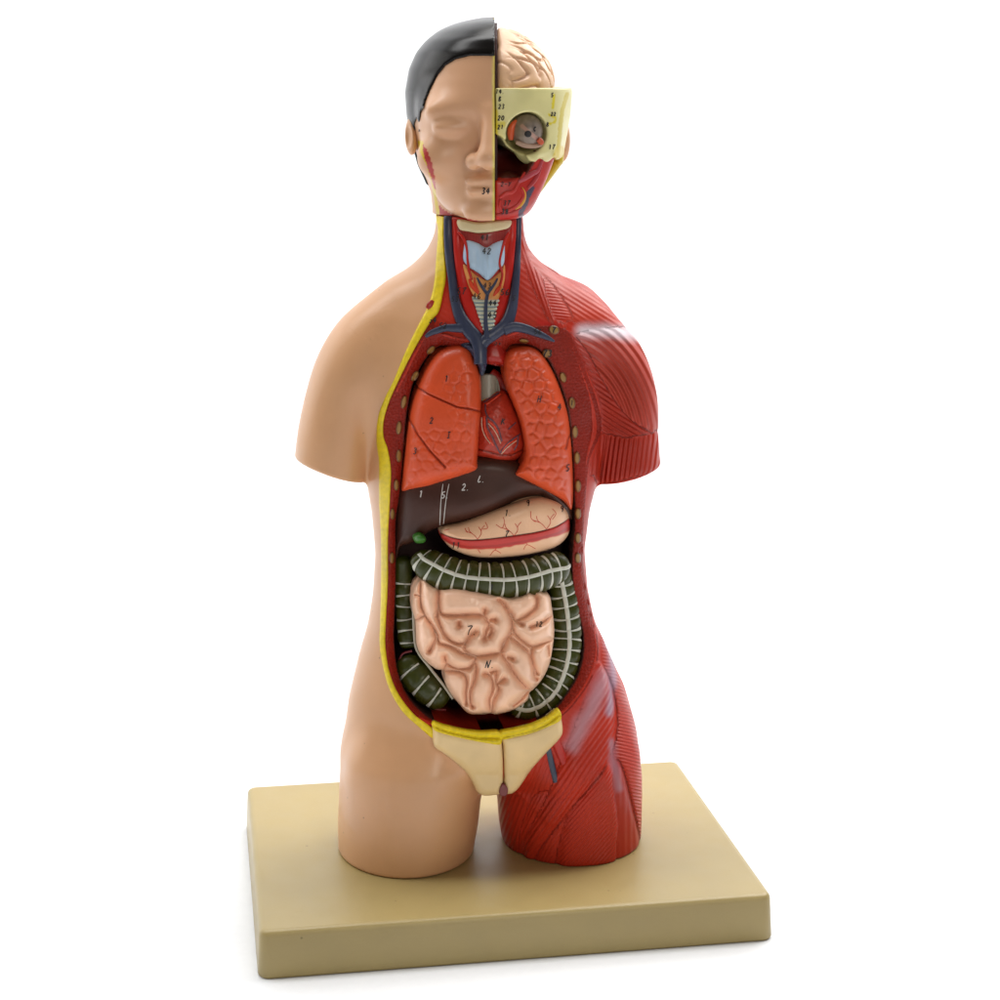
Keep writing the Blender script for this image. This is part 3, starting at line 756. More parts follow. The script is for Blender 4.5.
oT=colon('transverse_colon',trans,8,[.06,.14,.215,.29,.36,.43,.5,.57,.645,.715,.785,.85,.91],lambda t:np.interp(t,[0,.15,.5,.85,1],[-5,-18,-18,-14,5]),'dark green transverse colon with white band and cross lines',front=(-85,88),tae_r=1.0)
mark('1',492,587,5,lambda px,py:bodyY(px,py)-1.6,oT,w=.5)
# ------------------------------------------------------------------ small intestine
si=lambda p:Z((400,570),5.263,p)
sip=si([(62,170),(75,90),(120,50),(200,95),(300,90),(420,110),(520,130),(600,140),(700,110),(780,125),(800,200),(812,310),(805,400),(785,500),(745,580),(700,630),(682,645),(672,685),(600,735),(510,760),(478,755),(430,760),(360,755),(310,705),(262,645),(235,590),(228,530),(190,522),(120,465),(85,390),(80,280),(65,220)])
gr=[[(205,90),(205,190),(225,235),(300,240),(380,236),(440,240)],[(440,240),(448,212)],[(440,240),(455,262),(468,290),(455,320),(445,362)],[(475,262),(500,262)],[(475,290),(482,320),(468,350)],
[(195,245),(222,320),(255,365),(300,388),(345,382),(372,345),(400,325)],[(345,382),(340,420),(400,452),(470,447),(530,432),(545,385),(572,340),(590,290),(575,230),(545,180),(520,160)],
[(110,60),(108,140),(112,190),(135,245),(170,295),(200,345)],[(205,95),(200,180),(197,245)],[(72,268),(130,240)],[(170,295),(185,340),(188,365),(155,428)],
[(200,345),(205,385),(260,402),(330,440),(400,462)],[(235,455),(248,492),(300,520),(368,515),(390,480),(400,462)],[(248,492),(228,528)],
[(390,480),(402,520),(392,580),(370,640),(372,700),(382,720)],[(228,530),(290,532),(335,548),(352,590),(347,650),(350,705)],
[(445,545),(470,555),(488,590),(486,640),(470,680),(478,755)],[(505,530),(505,590),(520,625),(492,690),(480,757)],[(505,530),(480,540)],[(510,600),(548,575)],
[(525,435),(560,480),(600,545),(650,605),(690,630)],[(530,430),(570,352),(585,335)],[(572,350),(640,400),(680,440),(700,500),(708,560),(720,575)],[(568,460),(590,468)],
[(590,290),(600,330),(645,375),(700,402),(770,382),(812,365)],[(550,190),(590,240),(605,265),(660,245),(715,195),(718,145),(700,120)],[(690,300),(745,280),(800,240)],[(605,265),(640,285)],
[(700,402),(688,440),(702,505),(720,545)],[(785,450),(780,400)],[(600,712),(640,680),(672,640),(690,630)],[(400,462),(345,440)],[(310,275),(312,292)],[(80,130),(110,140)]]
gr=[spl(si(g),2.0) for g in gr]
SIs=spl(sip,2,True)
def YI(px,py):
    d=dpl(px,py,SIs,True); g=np.full(np.shape(px),1e9)
    for q in gr:
        g=np.minimum(g,dpl(px,py,q))
    e=np.minimum(g,d+1.0)
    tt=np.clip(e/9.5,0,1); h=4.6*(1-(1-tt)**2)+infl(e,6,2.6)
    w=.5*vnoise(px,py,.22,2)
    return bodyY(px,py)+8.5-infl(d,26,6.5)-infl(d,4,1.0)-h-w*.4
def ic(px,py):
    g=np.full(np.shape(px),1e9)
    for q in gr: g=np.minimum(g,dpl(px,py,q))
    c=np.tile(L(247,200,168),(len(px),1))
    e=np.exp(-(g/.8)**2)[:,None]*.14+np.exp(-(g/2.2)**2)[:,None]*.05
    c=c*(1-e)+L(196,112,78)*e     # browner along the fold grooves
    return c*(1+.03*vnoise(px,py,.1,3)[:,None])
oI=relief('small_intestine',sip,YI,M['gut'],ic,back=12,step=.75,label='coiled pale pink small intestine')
mark('7.',473,630.5,9,YI,oI,w=.42); mark('N.',491,664,8,YI,oI,w=.42)
mark('12',539,624,5,YI,oI,w=.35)
strokes('mesentery_edge',[[(413,600),(414,630),(417,650),(430,668),(444,686),(453,699)]],lambda px,py:bodyY(px,py)+5.0,L(176,168,150),oI,1.3,1.0)
# ------------------------------------------------------------------ pubic panels
def panel(cream,fat,dx,nm,lab):
    Cs=spl(cream,2,True)
    def Yp(px,py):
        cy=bodyY(px,np.minimum(py,775))
        return cy-3.2-infl(dpl(px,py,Cs,True),7,3.2)+.0*px+3*sstep(740,800,py)
    o=relief(nm,cream,Yp,M['vc'],lambda px,py:np.tile(L(230,200,146),(len(px),1))*(1+.04*vnoise(px,py,.08,5)[:,None]),back=12,step=1.1,smooth_poly=1.2,label=lab)
    Fs=spl(fat,2,True)
    relief('fat_edge',fat,lambda px,py:Yp(px,py)-.3-infl(dpl(px,py,Fs,True),2.5,.9),M['fatvc'],fatcol,parent=o,back=5,step=1.1,smooth_poly=1.2)
    return o,Yp
pz=lambda p:Z((370,560),4.0,p)
p1=pz([(257,668),(300,684),(380,703),(450,712),(519,713),(528,740),(532,800),(533,870),(532,905),(520,934),(490,941),(455,942),(430,928),(412,895),(385,850),(330,800),(290,770),(258,745),(253,700)])
f1=pz([(257,655),(300,668),(380,686),(450,693),(519,693),(523,737),(470,733),(400,720),(330,704),(258,682)])
p2=pz([(530,712),(580,701),(650,683),(710,655),(756,622),(766,640),(770,690),(752,722),(720,755),(680,798),(640,845),(600,905),(575,930),(552,936),(537,932),(537,870),(536,800),(533,740)])
f2=pz([(526,693),(580,682),(650,664),(710,636),(756,603),(763,640),(710,668),(640,694),(580,708),(530,718)])
panel(p1,f1,0,'pubic_panel','cream pubic panel with yellow top edge, its lower tip at the crotch'); panel(p2,f2,0,'pubic_panel','cream pubic panel with yellow top edge on the muscle side')
relief('crotch_gap',[(503,784),(508,789),(506,796),(500,795),(500,789)],lambda px,py:bodyY(px,np.minimum(py,775))-4.0,M['vc'],L(120,50,48),back=4,smooth_poly=1.5)
tube('femoral_vein',[(547,746,3.2),(551,762,3.2),(556,782,2.8)],CY(-.5),M['wet'],L(62,68,86),flat=.6)
tube('femoral_artery',[(554,738,4.2),(560,752,4.6),(567,770,3.0)],CY(-.2),M['wet'],L(182,40,30),flat=.6)
# ------------------------------------------------------------------ neck
blue=L(52,58,80); bred=L(188,32,24)
nz=lambda p:Z((400,200),5.0,p)
def flatrel(name,poly,lift,rnd,mat,col,lab=None,parent=None,back=4,ridge=None,smooth=1.5,step=.9):
    S_=spl(poly,2,True) if smooth else np.array(poly)
    def Yf(px,py):
        y=bodyY(px,py)-lift-infl(dpl(px,py,S_,True),rnd[0],rnd[1])
        if ridge is not None: y=y+ridge(px,py)
        return y
    o=relief(name,poly,Yf,mat,col,parent=parent,back=back,step=step,smooth_poly=smooth,label=lab); return o,Yf
o41,Y41=flatrel('strap_muscle',nz([(280,130),(400,165),(545,130),(545,165),(520,215),(470,232),(430,242),(390,230),(330,215),(300,175)]),.3,(5,1.0),M['vc'],lambda px,py:np.tile(L(140,42,38),(len(px),1))*(1+.12*np.sin(px*2.2))[:,None])
flatrel('hyoid_bone',nz([(292,98),(400,112),(545,97),(545,138),(470,158),(400,165),(345,158),(298,146)]),1.0,(3,1.3),M['vc'],L(216,202,158),'cream hyoid band at the top of the neck',smooth=1.2)
oTr,YTr=flatrel('trachea',nz([(368,480),(492,480),(486,560),(470,640),(440,664),(415,655),(392,590),(375,530)]),.4,(9,1.6),M['vc'],lambda px,py:L(150,165,165)+(L(206,204,176)-L(150,165,165))*sstep(-.2,.5,np.sin(py*1.55))[:,None],'pale ringed windpipe',ridge=lambda px,py:-.45*np.sin(py*1.55))
oG,YG=flatrel('thyroid_gland',nz([(318,322),(375,372),(440,402),(500,362),(523,325),(524,400),(505,470),(480,505),(440,512),(385,496),(352,450),(330,390)]),.9,(6,1.2),M['vc'],lambda px,py:np.tile(L(222,150,84),(len(px),1))*(1+.08*vnoise(px,py,.2,2)[:,None]),'orange tan gland below the throat cartilage')
oC,YC=flatrel('thyroid_cartilage',nz([(333,203),(385,213),(430,238),(472,214),(517,204),(524,255),(518,320),(490,350),(440,400),(395,368),(345,335),(318,300),(320,245)]),1.0,(8,1.5),M['vc'],L(176,204,228),'pale blue throat cartilage',ridge=lambda px,py:-1.6*np.exp(-((px-487.5)/3.5)**2)*sstep(248,262,py)+.5*np.exp(-((px-476)/2.5)**2)*sstep(245,255,py))
def ntube(nm,pts,col,lift=.4,flat=.55,mat='wet',lab=None,parent=None):
    return tube(nm,[(x/5+400,y/5+200,r/5) for x,y,r in pts],CY(-lift),M[mat],col,flat=flat,label=lab,parent=parent)[0]
ntube('flame_vessel',[(345,395,5),(362,430,11),(392,470,4)],L(206,62,30),2.2,.35); ntube('flame_vessel',[(372,388,3),(378,430,8),(396,462,3)],L(206,62,30),2.2,.35)
ntube('flame_vessel',[(505,425,4),(488,450,11),(468,480,4)],L(206,62,30),2.2,.35); ntube('flame_vessel',[(518,440,3),(510,465,6),(500,480,3)],L(206,62,30),2.2,.35)
ntube('thyroid_artery',[(290,160,6),(320,195,7),(335,250,6),(338,300,6),(345,350,7),(360,400,6)],L(184,34,26),2.4,.6)
ntube('thyroid_artery',[(545,160,5),(525,200,7),(505,270,6),(498,320,6),(512,370,6),(500,430,6)],L(184,34,26),2.4,.6)
ntube('thyroid_vein',[(438,468,9),(430,520,9),(428,600,10),(432,660,12),(432,700,14)],blue,2.6,.7)
ntube('thyroid_vein',[(386,388,4),(405,425,7),(436,470,8)],blue,3.0,.7); ntube('thyroid_vein',[(488,392,4),(470,425,7),(436,470,8)],blue,3.0,.7)
ntube('carotid_artery',[(285,100,18),(288,160,20),(290,250,22),(302,330,26),(318,420,28),(340,520,30),(372,600,28),(410,665,18)],bred,0,.5,lab='bright red artery on the skin side of the throat')
ntube('carotid_artery',[(563,100,18),(562,180,18),(552,260,22),(540,350,26),(525,440,26),(505,530,25),(480,600,20),(452,650,12)],bred,0,.5,lab='bright red artery on the muscle side of the throat')
jv=ntube('jugular_vein',[(243,85,24),(244,200,24),(250,300,23),(262,400,22),(275,500,25),(305,590,32),(345,650,36),(385,700,36),(400,760,34),(402,820,32)],blue,1.0,.55,lab='dark blue vein along the yellow edge of the neck')
jv2=ntube('jugular_vein',[(592,85,16),(590,200,16),(584,330,19),(574,450,22),(558,550,28),(530,620,32),(480,665,30),(430,700,30),(400,740,28)],blue,1.0,.55,lab='dark blue vein on the muscle side of the neck')
ntube('subclavian_vein',[(330,640,26),(280,640,22),(230,640,18),(180,655,16),(150,668,13),(128,684,8)],blue,1.2,.5,lab='dark blue branch vein running to the yellow edge')
ntube('subclavian_vein',[(520,650,28),(570,635,26),(630,645,23),(690,668,18),(740,690,12),(772,707,5)],blue,1.2,.5,lab='dark blue branch vein running to the muscle shoulder')
relief('vena_cava',[(461,344),(484,344),(487,356),(486,368),(482,376),(478,366),(470,352)],lambda px,py:bodyY(px,py)+3-infl(dpl(px,py,[(461,344),(484,344),(487,356),(486,368),(482,376),(478,366),(470,352)],True),8,4),M['wet'],blue,back=8)
nY=CY(-3.4)
mh=bpy.data.objects['muscle_half']
mark('41',485,237.5,5.5,CY(-2),o41,w=.45); mark('42',487,251,6,CY(-4.4),oC,w=.42); mark('43',487.6,285.6,5.5,CY(-3.0),oG,w=.42)
mark('46',477,296,5.5,CY(-2.8),oG,w=.42); mark('44',493,303,5.5,CY(-2.6),oTr,w=.45); mark('45',492.6,315,6.5,CY(-2.6),oTr,w=.45)
mark('57',461.6,291,6.5,CY(-3.4),jv,w=.45); mark('56',505,292,6,CY(-3.4),jv2,w=.45); mark('52',443,325.6,5.5,CY(-3.3),jv,w=.42); mark('56',538,331.5,5.5,CY(-3.3),jv2,w=.42)
mark('51',498,342.5,5,CY(2.2),mh,w=.42); mark('54',433,320,5.5,CY(-.9),mh,w=.45); mark('53',455,299,5,CY(-4.2),jv,w=.35); mark('5',514,298,5,CY(-4.0),jv2,w=.35)
mark('7',554,330,5.5,lambda px,py:wallY(px,py)-1.2,cw,w=.5); mark('73',547.6,353.5,6.5,lambda px,py:wallY(px,py)-1.3,cw,w=.5)
mark('1',572,403,5,lambda px,py:wallY(px,py)-1.2,cw,w=.3)
# ------------------------------------------------------------------ head
_P0=P3(494.6,120,-46); HX=float(_P0[0]); _rd=rays(494.6,120.)[:2]; _rd=_rd/np.hypot(*_rd)
def cut(x,y): return (x-_P0[0])*_rd[1]-(y-_P0[1])*_rd[0]     # >0 on the opened half; the head is turned to face the viewer              # plane of the median cut
hl=Loft([(17.6,484,508,0,13),(20,469,524,0,25),(23.5,457,534,0,31.5),(30,442,548,0,36),(40,429,561,0,42),(52,419,571,1,46),(69,411.5,579,2,49),(92,407.5,583,3,50),
 (115,409,581,4,49),(135,413,577,5,47),(150,416,574,6,44),(165,420,570,8,40),(180,427,563,8,34),(192,431,559,8,30),(205,432.5,557,6,28),(222,433,557,6,27)],1.2)
fl=Loft([(60,452,542,-18,22),(80,430,562,-20,25),(100,421,571,-22,25),(120,419,573,-22,25.5),(140,420,572,-21,26),(158,422,570,-20,26),(175,426,566,-20,26),(190,433,559,-21,25.5),(202,440,551,-22,24.5),(212,450,541,-23,22),(218,463,528,-24,19),(222,478,513,-25,14)],2.0)
def E_(x,y,z,px,py,Y,r): return ellip(x,y,z,P3(px,py,Y),r)
def headf(x,y,z):
    d=smin(hl(x,y,z),fl(x,y,z),5)
    return d
def facef(x,y,z):
    d=headf(x,y,z)
    # brow ridge, cheek, socket
    d=smin(d,E_(x,y,z,458,111,-37,(14,4,4)),10)
    d=smin(d,E_(x,y,z,438,158,-33,(10,9,10)),8)
    d=smax(d,-E_(x,y,z,455,127,-52,(13,7.2,7)),8)
    d=smax(d,-E_(x,y,z,474,126,-52,(5,6,6)),4)
    d=smin(d,E_(x,y,z,453,127.5,-38.9,(9.6,5.3,4.7)),2.6)           # closed lid
    d=smax(d,-cone(x,y,z,P3(441,131,-44.9),P3(464,131.5,-45.6),1.0,.9),.8)
    d=smax(d,-cone(x,y,z,P3(443,120,-44.5),P3(465,120,-45.2),.9,.9),1.0)
    # nose
    d=smin(d,cone(x,y,z,P3(491,112,-46),P3(488,158,-55),3.2,4.6),5)
    d=smin(d,E_(x,y,z,488,159,-52.5,(5.6,5.0,4.6)),4)
    d=smin(d,E_(x,y,z,474,161.5,-47.6,(4.2,5,3.9)),3.0)
    d=smax(d,-E_(x,y,z,480.5,169.3,-52,(2.6,4,2.0)),.8)
    # upper lip, mouth, lower lip, chin
    d=smin(d,E_(x,y,z,487,181,-44.8,(10.5,3.4,2.4)),3.2)
    d=smin(d,E_(x,y,z,486.5,191.5,-44.6,(9.5,3.8,2.6)),3.2)
    d=smax(d,-cone(x,y,z,P3(466,186,-46.5),P3(498,186,-49.6),.75,.75),.8)
    d=smax(d,-E_(x,y,z,484,201,-52.5,(8,4.6,2.4)),4)
    d=smin(d,E_(x,y,z,484,212,-42,(10,6,6)),5)
    return d
def zpl(z): return HEADZ+.35-z
def faceL(x,y,z):
    return smax(smax(facef(x,y,z),cut(x,y),.5),zpl(z),.8)
# hairline (photo pixels) -> x,z prism, plus everything behind
hair=[(500,57),(484,56.5),(470,56.5),(456,60),(446,66),(438,76),(431,90),(426,102),(421.5,114),(419,126),(417,134),(412,131),(400,118),(380,90),(380,-20),(520,-20),(520,57)]
def hxz(poly):
    poly=np.array(poly,float); Y=march(facef,poly[:,0],poly[:,1]); Y=np.where(np.isnan(Y),-5,Y)
    return at(poly[:,0],poly[:,1],Y)[:,[0,2]]
hp=hxz(hair)
zear=float(P3(412,131,0)[2]); znape=float(P3(412,185,20)[2])
def hairreg(x,y,z):
    a=sdpoly(hp,x,z)
    b=np.maximum(8-y,znape-z)
    return np.minimum(a,b)
def hairf(x,y,z):
    d=smax(facef(x,y,z)-1.0,z-(hl.z1-.1),.6)
    d=smax(d,hairreg(x,y,z),2.2)
    return smax(smax(d,cut(x,y),.5),zpl(z),.8)
V,Q=nets(faceL,(-60,-66,HEADZ-2),(HX+21,62,450),.8)
# nostril shadow paint etc. stays plain skin; cut edge painted yellow
pp=proj(V); sk=L(211,162,124); c=np.tile(sk,(len(V),1))
e=(sstep(-1.4,-.7,cut(V[:,0],V[:,1]))*(V[:,1]<20))[:,None]; c=c*(1-e)+L(214,194,92)*e
# the side of the jaw where the cut edge shows yellow and red
yel=np.array([(417.5,141),(423,141),(424,150),(428,163),(433,178),(436,192),(438,205),(447,219),(441,222),(436,213),(433.5,195),(430,178),(426,164),(420,152)])
redp=np.array([(422.5,144.5),(427,150),(432,163),(434.5,176),(436,190),(434,188),(431,177),(427,166),(423.5,155)])
m=pip(pp[:,0],pp[:,1],yel)&(V[:,1]<30); c[m]=L(206,178,20)
m=(pip(pp[:,0],pp[:,1],redp)|pip(pp[:,0],pp[:,1],np.array([(439,205),(444,210),(455,216),(478,221),(495,222),(495,226),(440,226)])))&(V[:,1]<30); c[m]=L(176,48,46)
M['skinvc']=paint('skin_plastic_painted',rough=.4,coat=.3,crough=.3,specks=75,bump=.12,bscale=1500,var=.03,sss=.06)
face=addobj('head_half',V,Q,M['skinvc'],col=c,label='skin covered half of the head with a closed eye, nose and mouth')
def fY(px,py):
    Y=march(facef,np.asarray(px,float),np.asarray(py,float)); return np.where(np.isnan(Y),-30,Y)
V,Q=nets(hairf,(-60,-66,HEADZ),(HX+21,64,452),.8)
addobj('hair',V,Q,M['hair'],face,label='glossy black moulded hair')
def earf(x,y,z):
    d=E_(x,y,z,411.5,136,2,(3.2,7,9.5))
    return smax(d,-E_(x,y,z,407.5,137,-3,(2.2,5,6)),1)
V,Q=nets(earf,(-60,-12,HEADZ+10),(-25,18,HEADZ+70),.6)
addobj('ear',V,Q,M['skin'],face,label='skin ear beside the black hair')
def innerf(x,y,z):
    d=headf(x,y,z)+3.2
    c_=cut(x,y); d=np.maximum(d,np.maximum(-.3-c_,c_-1.3)); return smax(d,HEADZ+1-z,.3)
V,Q=nets(innerf,(HX-4,-60,HEADZ),(HX+22,60,450),.7,refine=1)
addobj('dark_gap_slab',V,Q,M['dark'],face,col=L(40,20,12))  # dark slab added to stand in for shade in the gap between head halves
mark('34',486,191,6,fY,face,w=.5)
# ---- right half: red jaw block
KX=1.17
def headR(x,y,z): return headf(x+cut(x,y)*(KX-1),y,z)*.92
def jawR(x,y,z):
    d=headR(x,y,z)+1.6
    d=np.maximum(d,(.3-cut(x,y)))
    ztop=float(P3(530,150,-35)[2])
    d=smax(d,z-ztop,1)
    # mouth / nasal hollow
    d=smax(d,-E_(x,y,z,505,152,-44,(15,26,13.5)),1.5)
    # side narrowing of the jaw
    A=P3(549,168,-22);B=P3(528,211,-22); dx,dz=B[0]-A[0],B[2]-A[2]; l=math.hypot(dx,dz)
    d=smax(d,(-(x-A[0])*dz+(z-A[2])*dx)/l*1.0,3)
    d=smin(d,smax(E_(x,y,z,503,182,-34,(9.5,9,5.5)),(.3-cut(x,y)),.5),1.0)     # tongue
    return smax(d,zpl(z),.8)
V,Q=nets(jawR,(HX-2,-60,HEADZ-2),(58,60,430),.8)
pp=proj(V); c=np.tile(L(186,40,32),(len(V),1))*(1+.12*vnoise(pp[:,0],pp[:,1],.15,3)[:,None])
inner=(ellip(V[:,0],V[:,1],V[:,2],P3(505,152,-44),(15,26,13.5))<1.2)&(pp[:,1]<178)
c[inner]=L(84,20,16)
bl=dpl(pp[:,0],pp[:,1],[(532,188),(528,196),(525,204),(521,212),(521,222)])<2.6
c[bl&(pp[:,0]>518)]=L(70,60,84)
jaw=addobj('jaw_muscles',V,Q,M['vc'],col=c,label='dissected red half of the jaw with tongue')
def jY(px,py):
    Y=march(jawR,np.asarray(px,float),np.asarray(py,float)); return np.where(np.isnan(Y),-20,Y)
jz=lambda p:Z((490,120),9.52,p)
def jt(nm,pts,col,off=.2,flat=.7): return tube(nm,[(x/9.52+490,y/9.52+120,r/9.52) for x,y,r in pts],lambda a,b:jY(a,b),M['wet'],col,parent=jaw,flat=flat,off=off)
mr=L(192,48,42)
jt('muscle_strand',[(270,590,16),(330,555,24),(400,510,26),(450,480,22),(500,380,14)],L(180,70,80))
jt('muscle_strand',[(360,650,16),(410,590,22),(450,530,20),(490,440,12)],L(176,58,62))
jt('muscle_strand',[(90,740,12),(150,700,22),(220,680,18),(260,620,14),(330,500,14)],mr)
jt('muscle_strand',[(100,760,14),(95,820,16),(130,870,16),(200,850,18),(260,810,16),(320,720,14),(300,650,10)],mr)
jt('muscle_strand',[(60,900,14),(150,890,18),(230,870,14),(300,830,10)],L(170,48,46))
jt('salivary_gland',[(240,850,5),(290,815,14),(322,760,18),(330,700,14),(305,640,5)],L(224,158,60))
mark('2-Y',506,184,4.6,lambda a,b:jY(a,b)-.5,jaw,w=.33); mark('37',507,203,4.8,lambda a,b:jY(a,b)-1.2,jaw,w=.42); mark('38',505,211.5,4.8,lambda a,b:jY(a,b)-1.2,jaw,w=.45)
# ---- cream skull piece
zt=float(P3(520,88,-40)[2])
skpoly=[(495,60),(600,60),(600,160),(556,160),(553,148),(546,153),(540,156),(536,162),(530,161),(526,156),(520,154),(514,150),(509,146),(506,141),(500,136),(495,134)]
def sxz(poly):
    poly=np.array(poly,float); Y=march(headR,poly[:,0],poly[:,1]); Y=np.where(np.isnan(Y),-8,Y)
    return at(poly[:,0],poly[:,1],Y)[:,[0,2]]
sp=sxz(skpoly)
orb=P3(526,133,-42)
def skullf(x,y,z):
    d=headR(x,y,z)
    # flared box side
    d=smin(d,smax(cone(x,y,z,P3(558,95,-6),P3(551,150,-8),4.8,3.5),z-zt,.5),3)
    d=smax(d,(.3-cut(x,y)),.5)
    d=smax(d,z-zt,.7)
    a=sdpoly(sp,x,z)
    d=smax(d,np.where(y<12,a,a+0),1.2)
    # rounded bony brow and orbit
    d=smin(d,smax(E_(x,y,z,526,116,-33,(13,5,4)),(.3-cut(x,y)),.5),4)
    d=smin(d,E_(x,y,z,535,154,-33,(9,6,5.5)),3)
    d=smax(d,-ellip(x,y,z,orb,(10.8,16,10.0)),1.8)
    d=smax(d,-E_(x,y,z,512,100,6,(0.1,.1,.1)),.1)
    # hollow of the brain pan
    d=smax(d,-np.maximum(headR(x,y,z)+4,float(P3(520,100,-40)[2])-z),.6)
    return d
V,Q=nets(skullf,(HX-2,-62,360),(60,62,430),.7)
pp=proj(V); c=np.tile(L(218,210,148),(len(V),1))*(1+.05*vnoise(pp[:,0],pp[:,1],.1,4)[:,None])
def blob(pl,r,cc,k=1.):
    global c
    d=dpl(pp[:,0],pp[:,1],pl)+.8*vnoise(pp[:,0],pp[:,1],.4,2); mm=((1-sstep(r*.7,r*1.15,d))*k)[:,None]*(V[:,1:2]<40)
    c=c*(1-mm)+cc*mm
ye=L(214,196,40)
blob([(495,112),(495,134)],3.2,ye,.8); blob([(497,126),(503,124)],3.2,ye,.7); blob([(554,95),(553,108)],1.4,ye); blob([(549,115),(556,118),(555,122),(549,124)],1.2,ye)
blob([(567,94),(562,112),(560,130),(558,160)],2.2,L(200,180,50),.85); blob([(549,172),(556,160),(560,150)],5,L(205,180,36),.9)
blob([(546,123)],3,ye,.6)
skull=addobj('skull',V,Q,M['vc'],col=c,label='cream skull bone around the open eye socket')
def kY(px,py):
    Y=march(skullf,np.asarray(px,float),np.asarray(py,float)); return np.where(np.isnan(Y),-20,Y)
for t,x,y,h in(('14.',500.5,91.5,4.6),('B',500,99,4.6),('23',501.5,106.5,4.4),('20',501,118,4.6),('21',500.5,127,4.2),('5',552.5,95,4),('22',553.5,114,3.6),('8',547.5,124.5,4.2),('17',552,147,4.6)):
    mark(t,x,y,h,kY,skull,w=.42)
# ---- ear and yellow side flap behind the skull
def flap(x,y,z):
    d=cone(x,y,z,P3(562,100,2),P3(556,160,2),2.6,3.4,3.0,2)
    d2=cone(x,y,z,P3(556,160,2),P3(536,192,2),3.4,2.0,2.6,2)
    return np.minimum(d,d2)
V,Q=nets(flap,(20,-16,340),(60,22,425),.8)
flp=addobj('fat_flap',V,Q,M['fatvc'],col=L(196,172,30),label='yellow cut edge behind the cheek')
def earR(x,y,z): return E_(x,y,z,563,140,16,(3.6,7,11))
V,Q=nets(earR,(15,2,360),(60,30,425),.8); addobj('ear',V,Q,M['skin'],flp)
# ---- eyeball with socket muscles
eyc=P3(527,131,-36)
def eyef(x,y,z): return ellip(x,y,z,eyc,(7.6,9.0,8.3))
V,Q=nets(eyef,eyc-12,eyc+12,.4)
pp=proj(V); c=np.tile(L(136,122,112),(len(V),1))*(1+.3*vnoise(pp[:,0],pp[:,1],.25,3)[:,None])
d=np.hypot(pp[:,0]-528,pp[:,1]-134)
dd=dpl(pp[:,0],pp[:,1],[(522,126),(536,138)]); c=np.where(((dd<2)&(d>3.6))[:,None],L(178,140,126),c)
eye=addobj('eyeball',V,Q,M['wet'],col=c,label='grey eyeball with black pupil in the open socket')
eY=lambda px,py:np.nan_to_num(march(eyef,np.asarray(px,float),np.asarray(py,float)),nan=-38.)
tube('eye_muscle',[(511,140,2.5),(511,131,4),(514,124,3.2),(517,121,2)],lambda a,b:eY(a,b)*0-38.5,M['wet'],L(206,88,48),parent=eye,flat=.9)
tube('eye_muscle',[(538,139,2.6),(541,142,3),(543,144,1.5)],lambda a,b:0*a-43,M['wet'],L(196,84,50),parent=eye,flat=.8)
tube('eye_muscle',[(516,142,2),(525,145,3),(535,146,2.4),(542,145,1.2)],lambda a,b:0*a-41.5,M['wet'],L(172,140,120),parent=eye,flat=.8)
relief('pupil',[(528+3.4*math.cos(a),134+3.4*math.sin(a)) for a in np.linspace(0,2*math.pi,17)[:-1]],lambda a,b:eY(a,b)-.25,M['ink'],L(18,16,18),parent=eye,back=1.2,step=.9,smooth_poly=1)
mark('C',535,129,4.2,lambda a,b:eY(a,b)-.4,eye,w=.55)
# teeth-like molars and palate under the skull
tube('palate',[(530,163,4.5),(528,170,4)],lambda a,b:0*a-33,M['vc'],L(206,180,140),parent=skull,flat=.8)
tube('palate',[(526,160,2),(531,158,3),(538,160,2)],lambda a,b:0*a-37,M['vc'],L(170,70,80),parent=skull,flat=.5)
# ---- brain half
bc=P3(499,88,2)
def brainf(x,y,z):
    d=ellip(x,y,z,(bc[0]-3,bc[1],bc[2]),(30.2,45,29.3))
    return smax(smax(d,(1.6-cut(x,y)),2.5),zt-10-z,.5)
V,Q=nets(brainf,(HX-1,-50,395),(45,52,450),.55)
Nn=vnormals(V,Q)
n1=np.array([noise.noise(Vector((v[0]*.09+3*noise.noise(Vector((v[0]*.05,v[1]*.05,v[2]*.05)))*.5,v[1]*.09,v[2]*.09+7.3))) for v in V])
n2=np.array([noise.noise(Vector((v[0]*.05+9,v[1]*.12,v[2]*.06+1.3))) for v in V])
gv=np.maximum(np.exp(-(n1/.05)**2),.9*np.exp(-(n2/.045)**2))*sstep(4,14,cut(V[:,0],V[:,1]))
V=V-Nn*(gv*1.5)[:,None]+Nn*((1-np.exp(-(n1/.16)**2))*.5)[:,None]
c=np.tile(L(226,184,148),(len(V),1)); gg=(gv*.3)[:,None]; c=c*(1-gg)+L(184,140,124)*gg
addobj('brain',V,Q,M['wet'],col=c,label='peach coloured brain half with folds above the skull piece')

LT,LK,LS,LF,LB,WS=9,7.0,4.5,6.4,53,.09
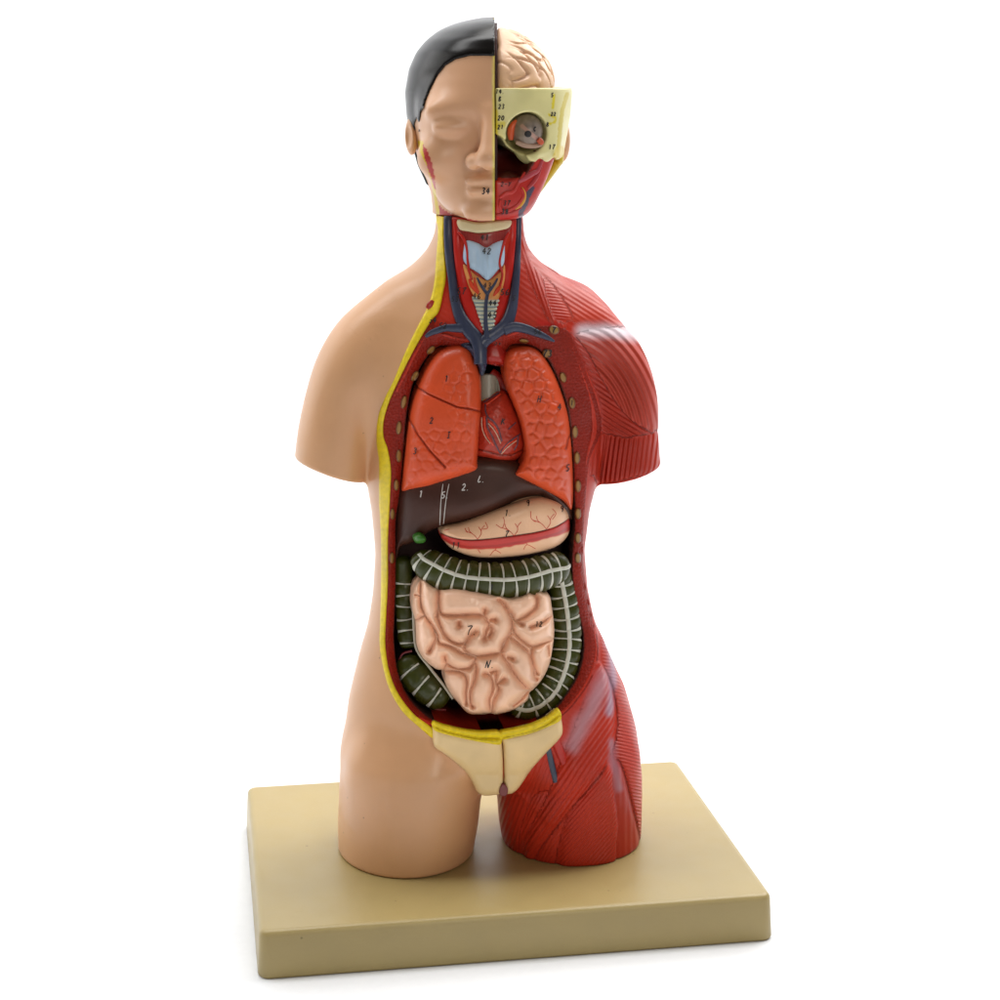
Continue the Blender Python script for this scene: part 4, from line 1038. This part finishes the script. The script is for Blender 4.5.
# ------------------------------------------------------------------ white sweep, light, camera
def sweep():
    prof=[(-1600,0)]+[(y,0) for y in np.linspace(-1400,500,12)]
    R=500
    for i in range(1,13):
        a=math.pi/2*i/12; prof.append((500+R*math.sin(a),R-R*math.cos(a)))
    prof+=[(1000,1200),(1000,2200)]
    V=[];Fc=[]
    for y,z in prof: V+=[(-2600,y,z-BH-.05),(2600,y,z-BH-.05)]
    for i in range(len(prof)-1): Fc.append((2*i,2*i+1,2*i+3,2*i+2))
    m=bpy.data.materials.new('white_paper'); m.use_nodes=True; nt=m.node_tree; b=nt.nodes['Principled BSDF']
    tc=nt.nodes.new('ShaderNodeTexCoord'); n=nt.nodes.new('ShaderNodeTexNoise'); n.inputs['Scale'].default_value=300
    nt.links.new(tc.outputs['Object'],n.inputs['Vector'])
    mr_=nt.nodes.new('ShaderNodeMapRange'); mr_.inputs['To Min'].default_value=.84; mr_.inputs['To Max'].default_value=.80
    nt.links.new(n.outputs['Fac'],mr_.inputs['Value']); vm=nt.nodes.new('ShaderNodeVectorMath'); vm.operation='SCALE'; vm.inputs[0].default_value=(.98,1,1.03); nt.links.new(mr_.outputs[0],vm.inputs['Scale']); nt.links.new(vm.outputs[0],b.inputs['Base Color']); b.inputs['Roughness'].default_value=.6
    o=addobj('backdrop',V,Fc,m); o.parent=None; o['kind']='structure'; o['label']='seamless white paper sweep under and behind the model'
sweep()
def area(name,loc,target,size,power,col=(1,1,1),sy=None):
    l=bpy.data.lights.new(name,'AREA'); l.energy=power; l.color=col; l.size=size
    if sy: l.shape='RECTANGLE'; l.size_y=sy
    o=bpy.data.objects.new(name,l); COL.objects.link(o); o.location=loc
    o.rotation_euler=(Vector(target)-Vector(loc)).to_track_quat('-Z','Y').to_euler(); return o
area('softbox_top',(.15,.3,1.9),(0,0,.1),1.3,LT,(1,.97,.92))
area('softbox_back',(.75,.5,.9),(0,0,.15),.7,LK,(1,.98,.95))
area('softbox_side',(-1.15,.5,.6),(0,0,.2),1.0,LS,(1,.98,.95))
area('softbox_front',(.3,-1.7,.75),(0,0,.12),.5,LF,(1,.93,.83))
area('background_light',(0,.25,1.9),(0,.95,.35),3.6,LB,(1,1,1),.7)
w=bpy.data.worlds.new('World'); scene.world=w; w.use_nodes=True
w.node_tree.nodes['Background'].inputs[0].default_value=(1,.96,.9,1); w.node_tree.nodes['Background'].inputs[1].default_value=WS
cam=bpy.data.cameras.new('camera'); co=bpy.data.objects.new('camera',cam); COL.objects.link(co)
from mathutils import Matrix
Mx=Matrix(((RR[0],UU[0],-FF[0],CP[0]*MM),(RR[1],UU[1],-FF[1],CP[1]*MM),(RR[2],UU[2],-FF[2],CP[2]*MM),(0,0,0,1)))
co.matrix_world=Mx; cam.sensor_width=36; cam.lens=36*F/1000; cam.clip_end=50; cam.clip_start=.01
scene.camera=co
vs=scene.view_settings; vs.view_transform='Standard'; vs.look='None'; vs.gamma=1; vs.exposure=0; vs.use_curve_mapping=False
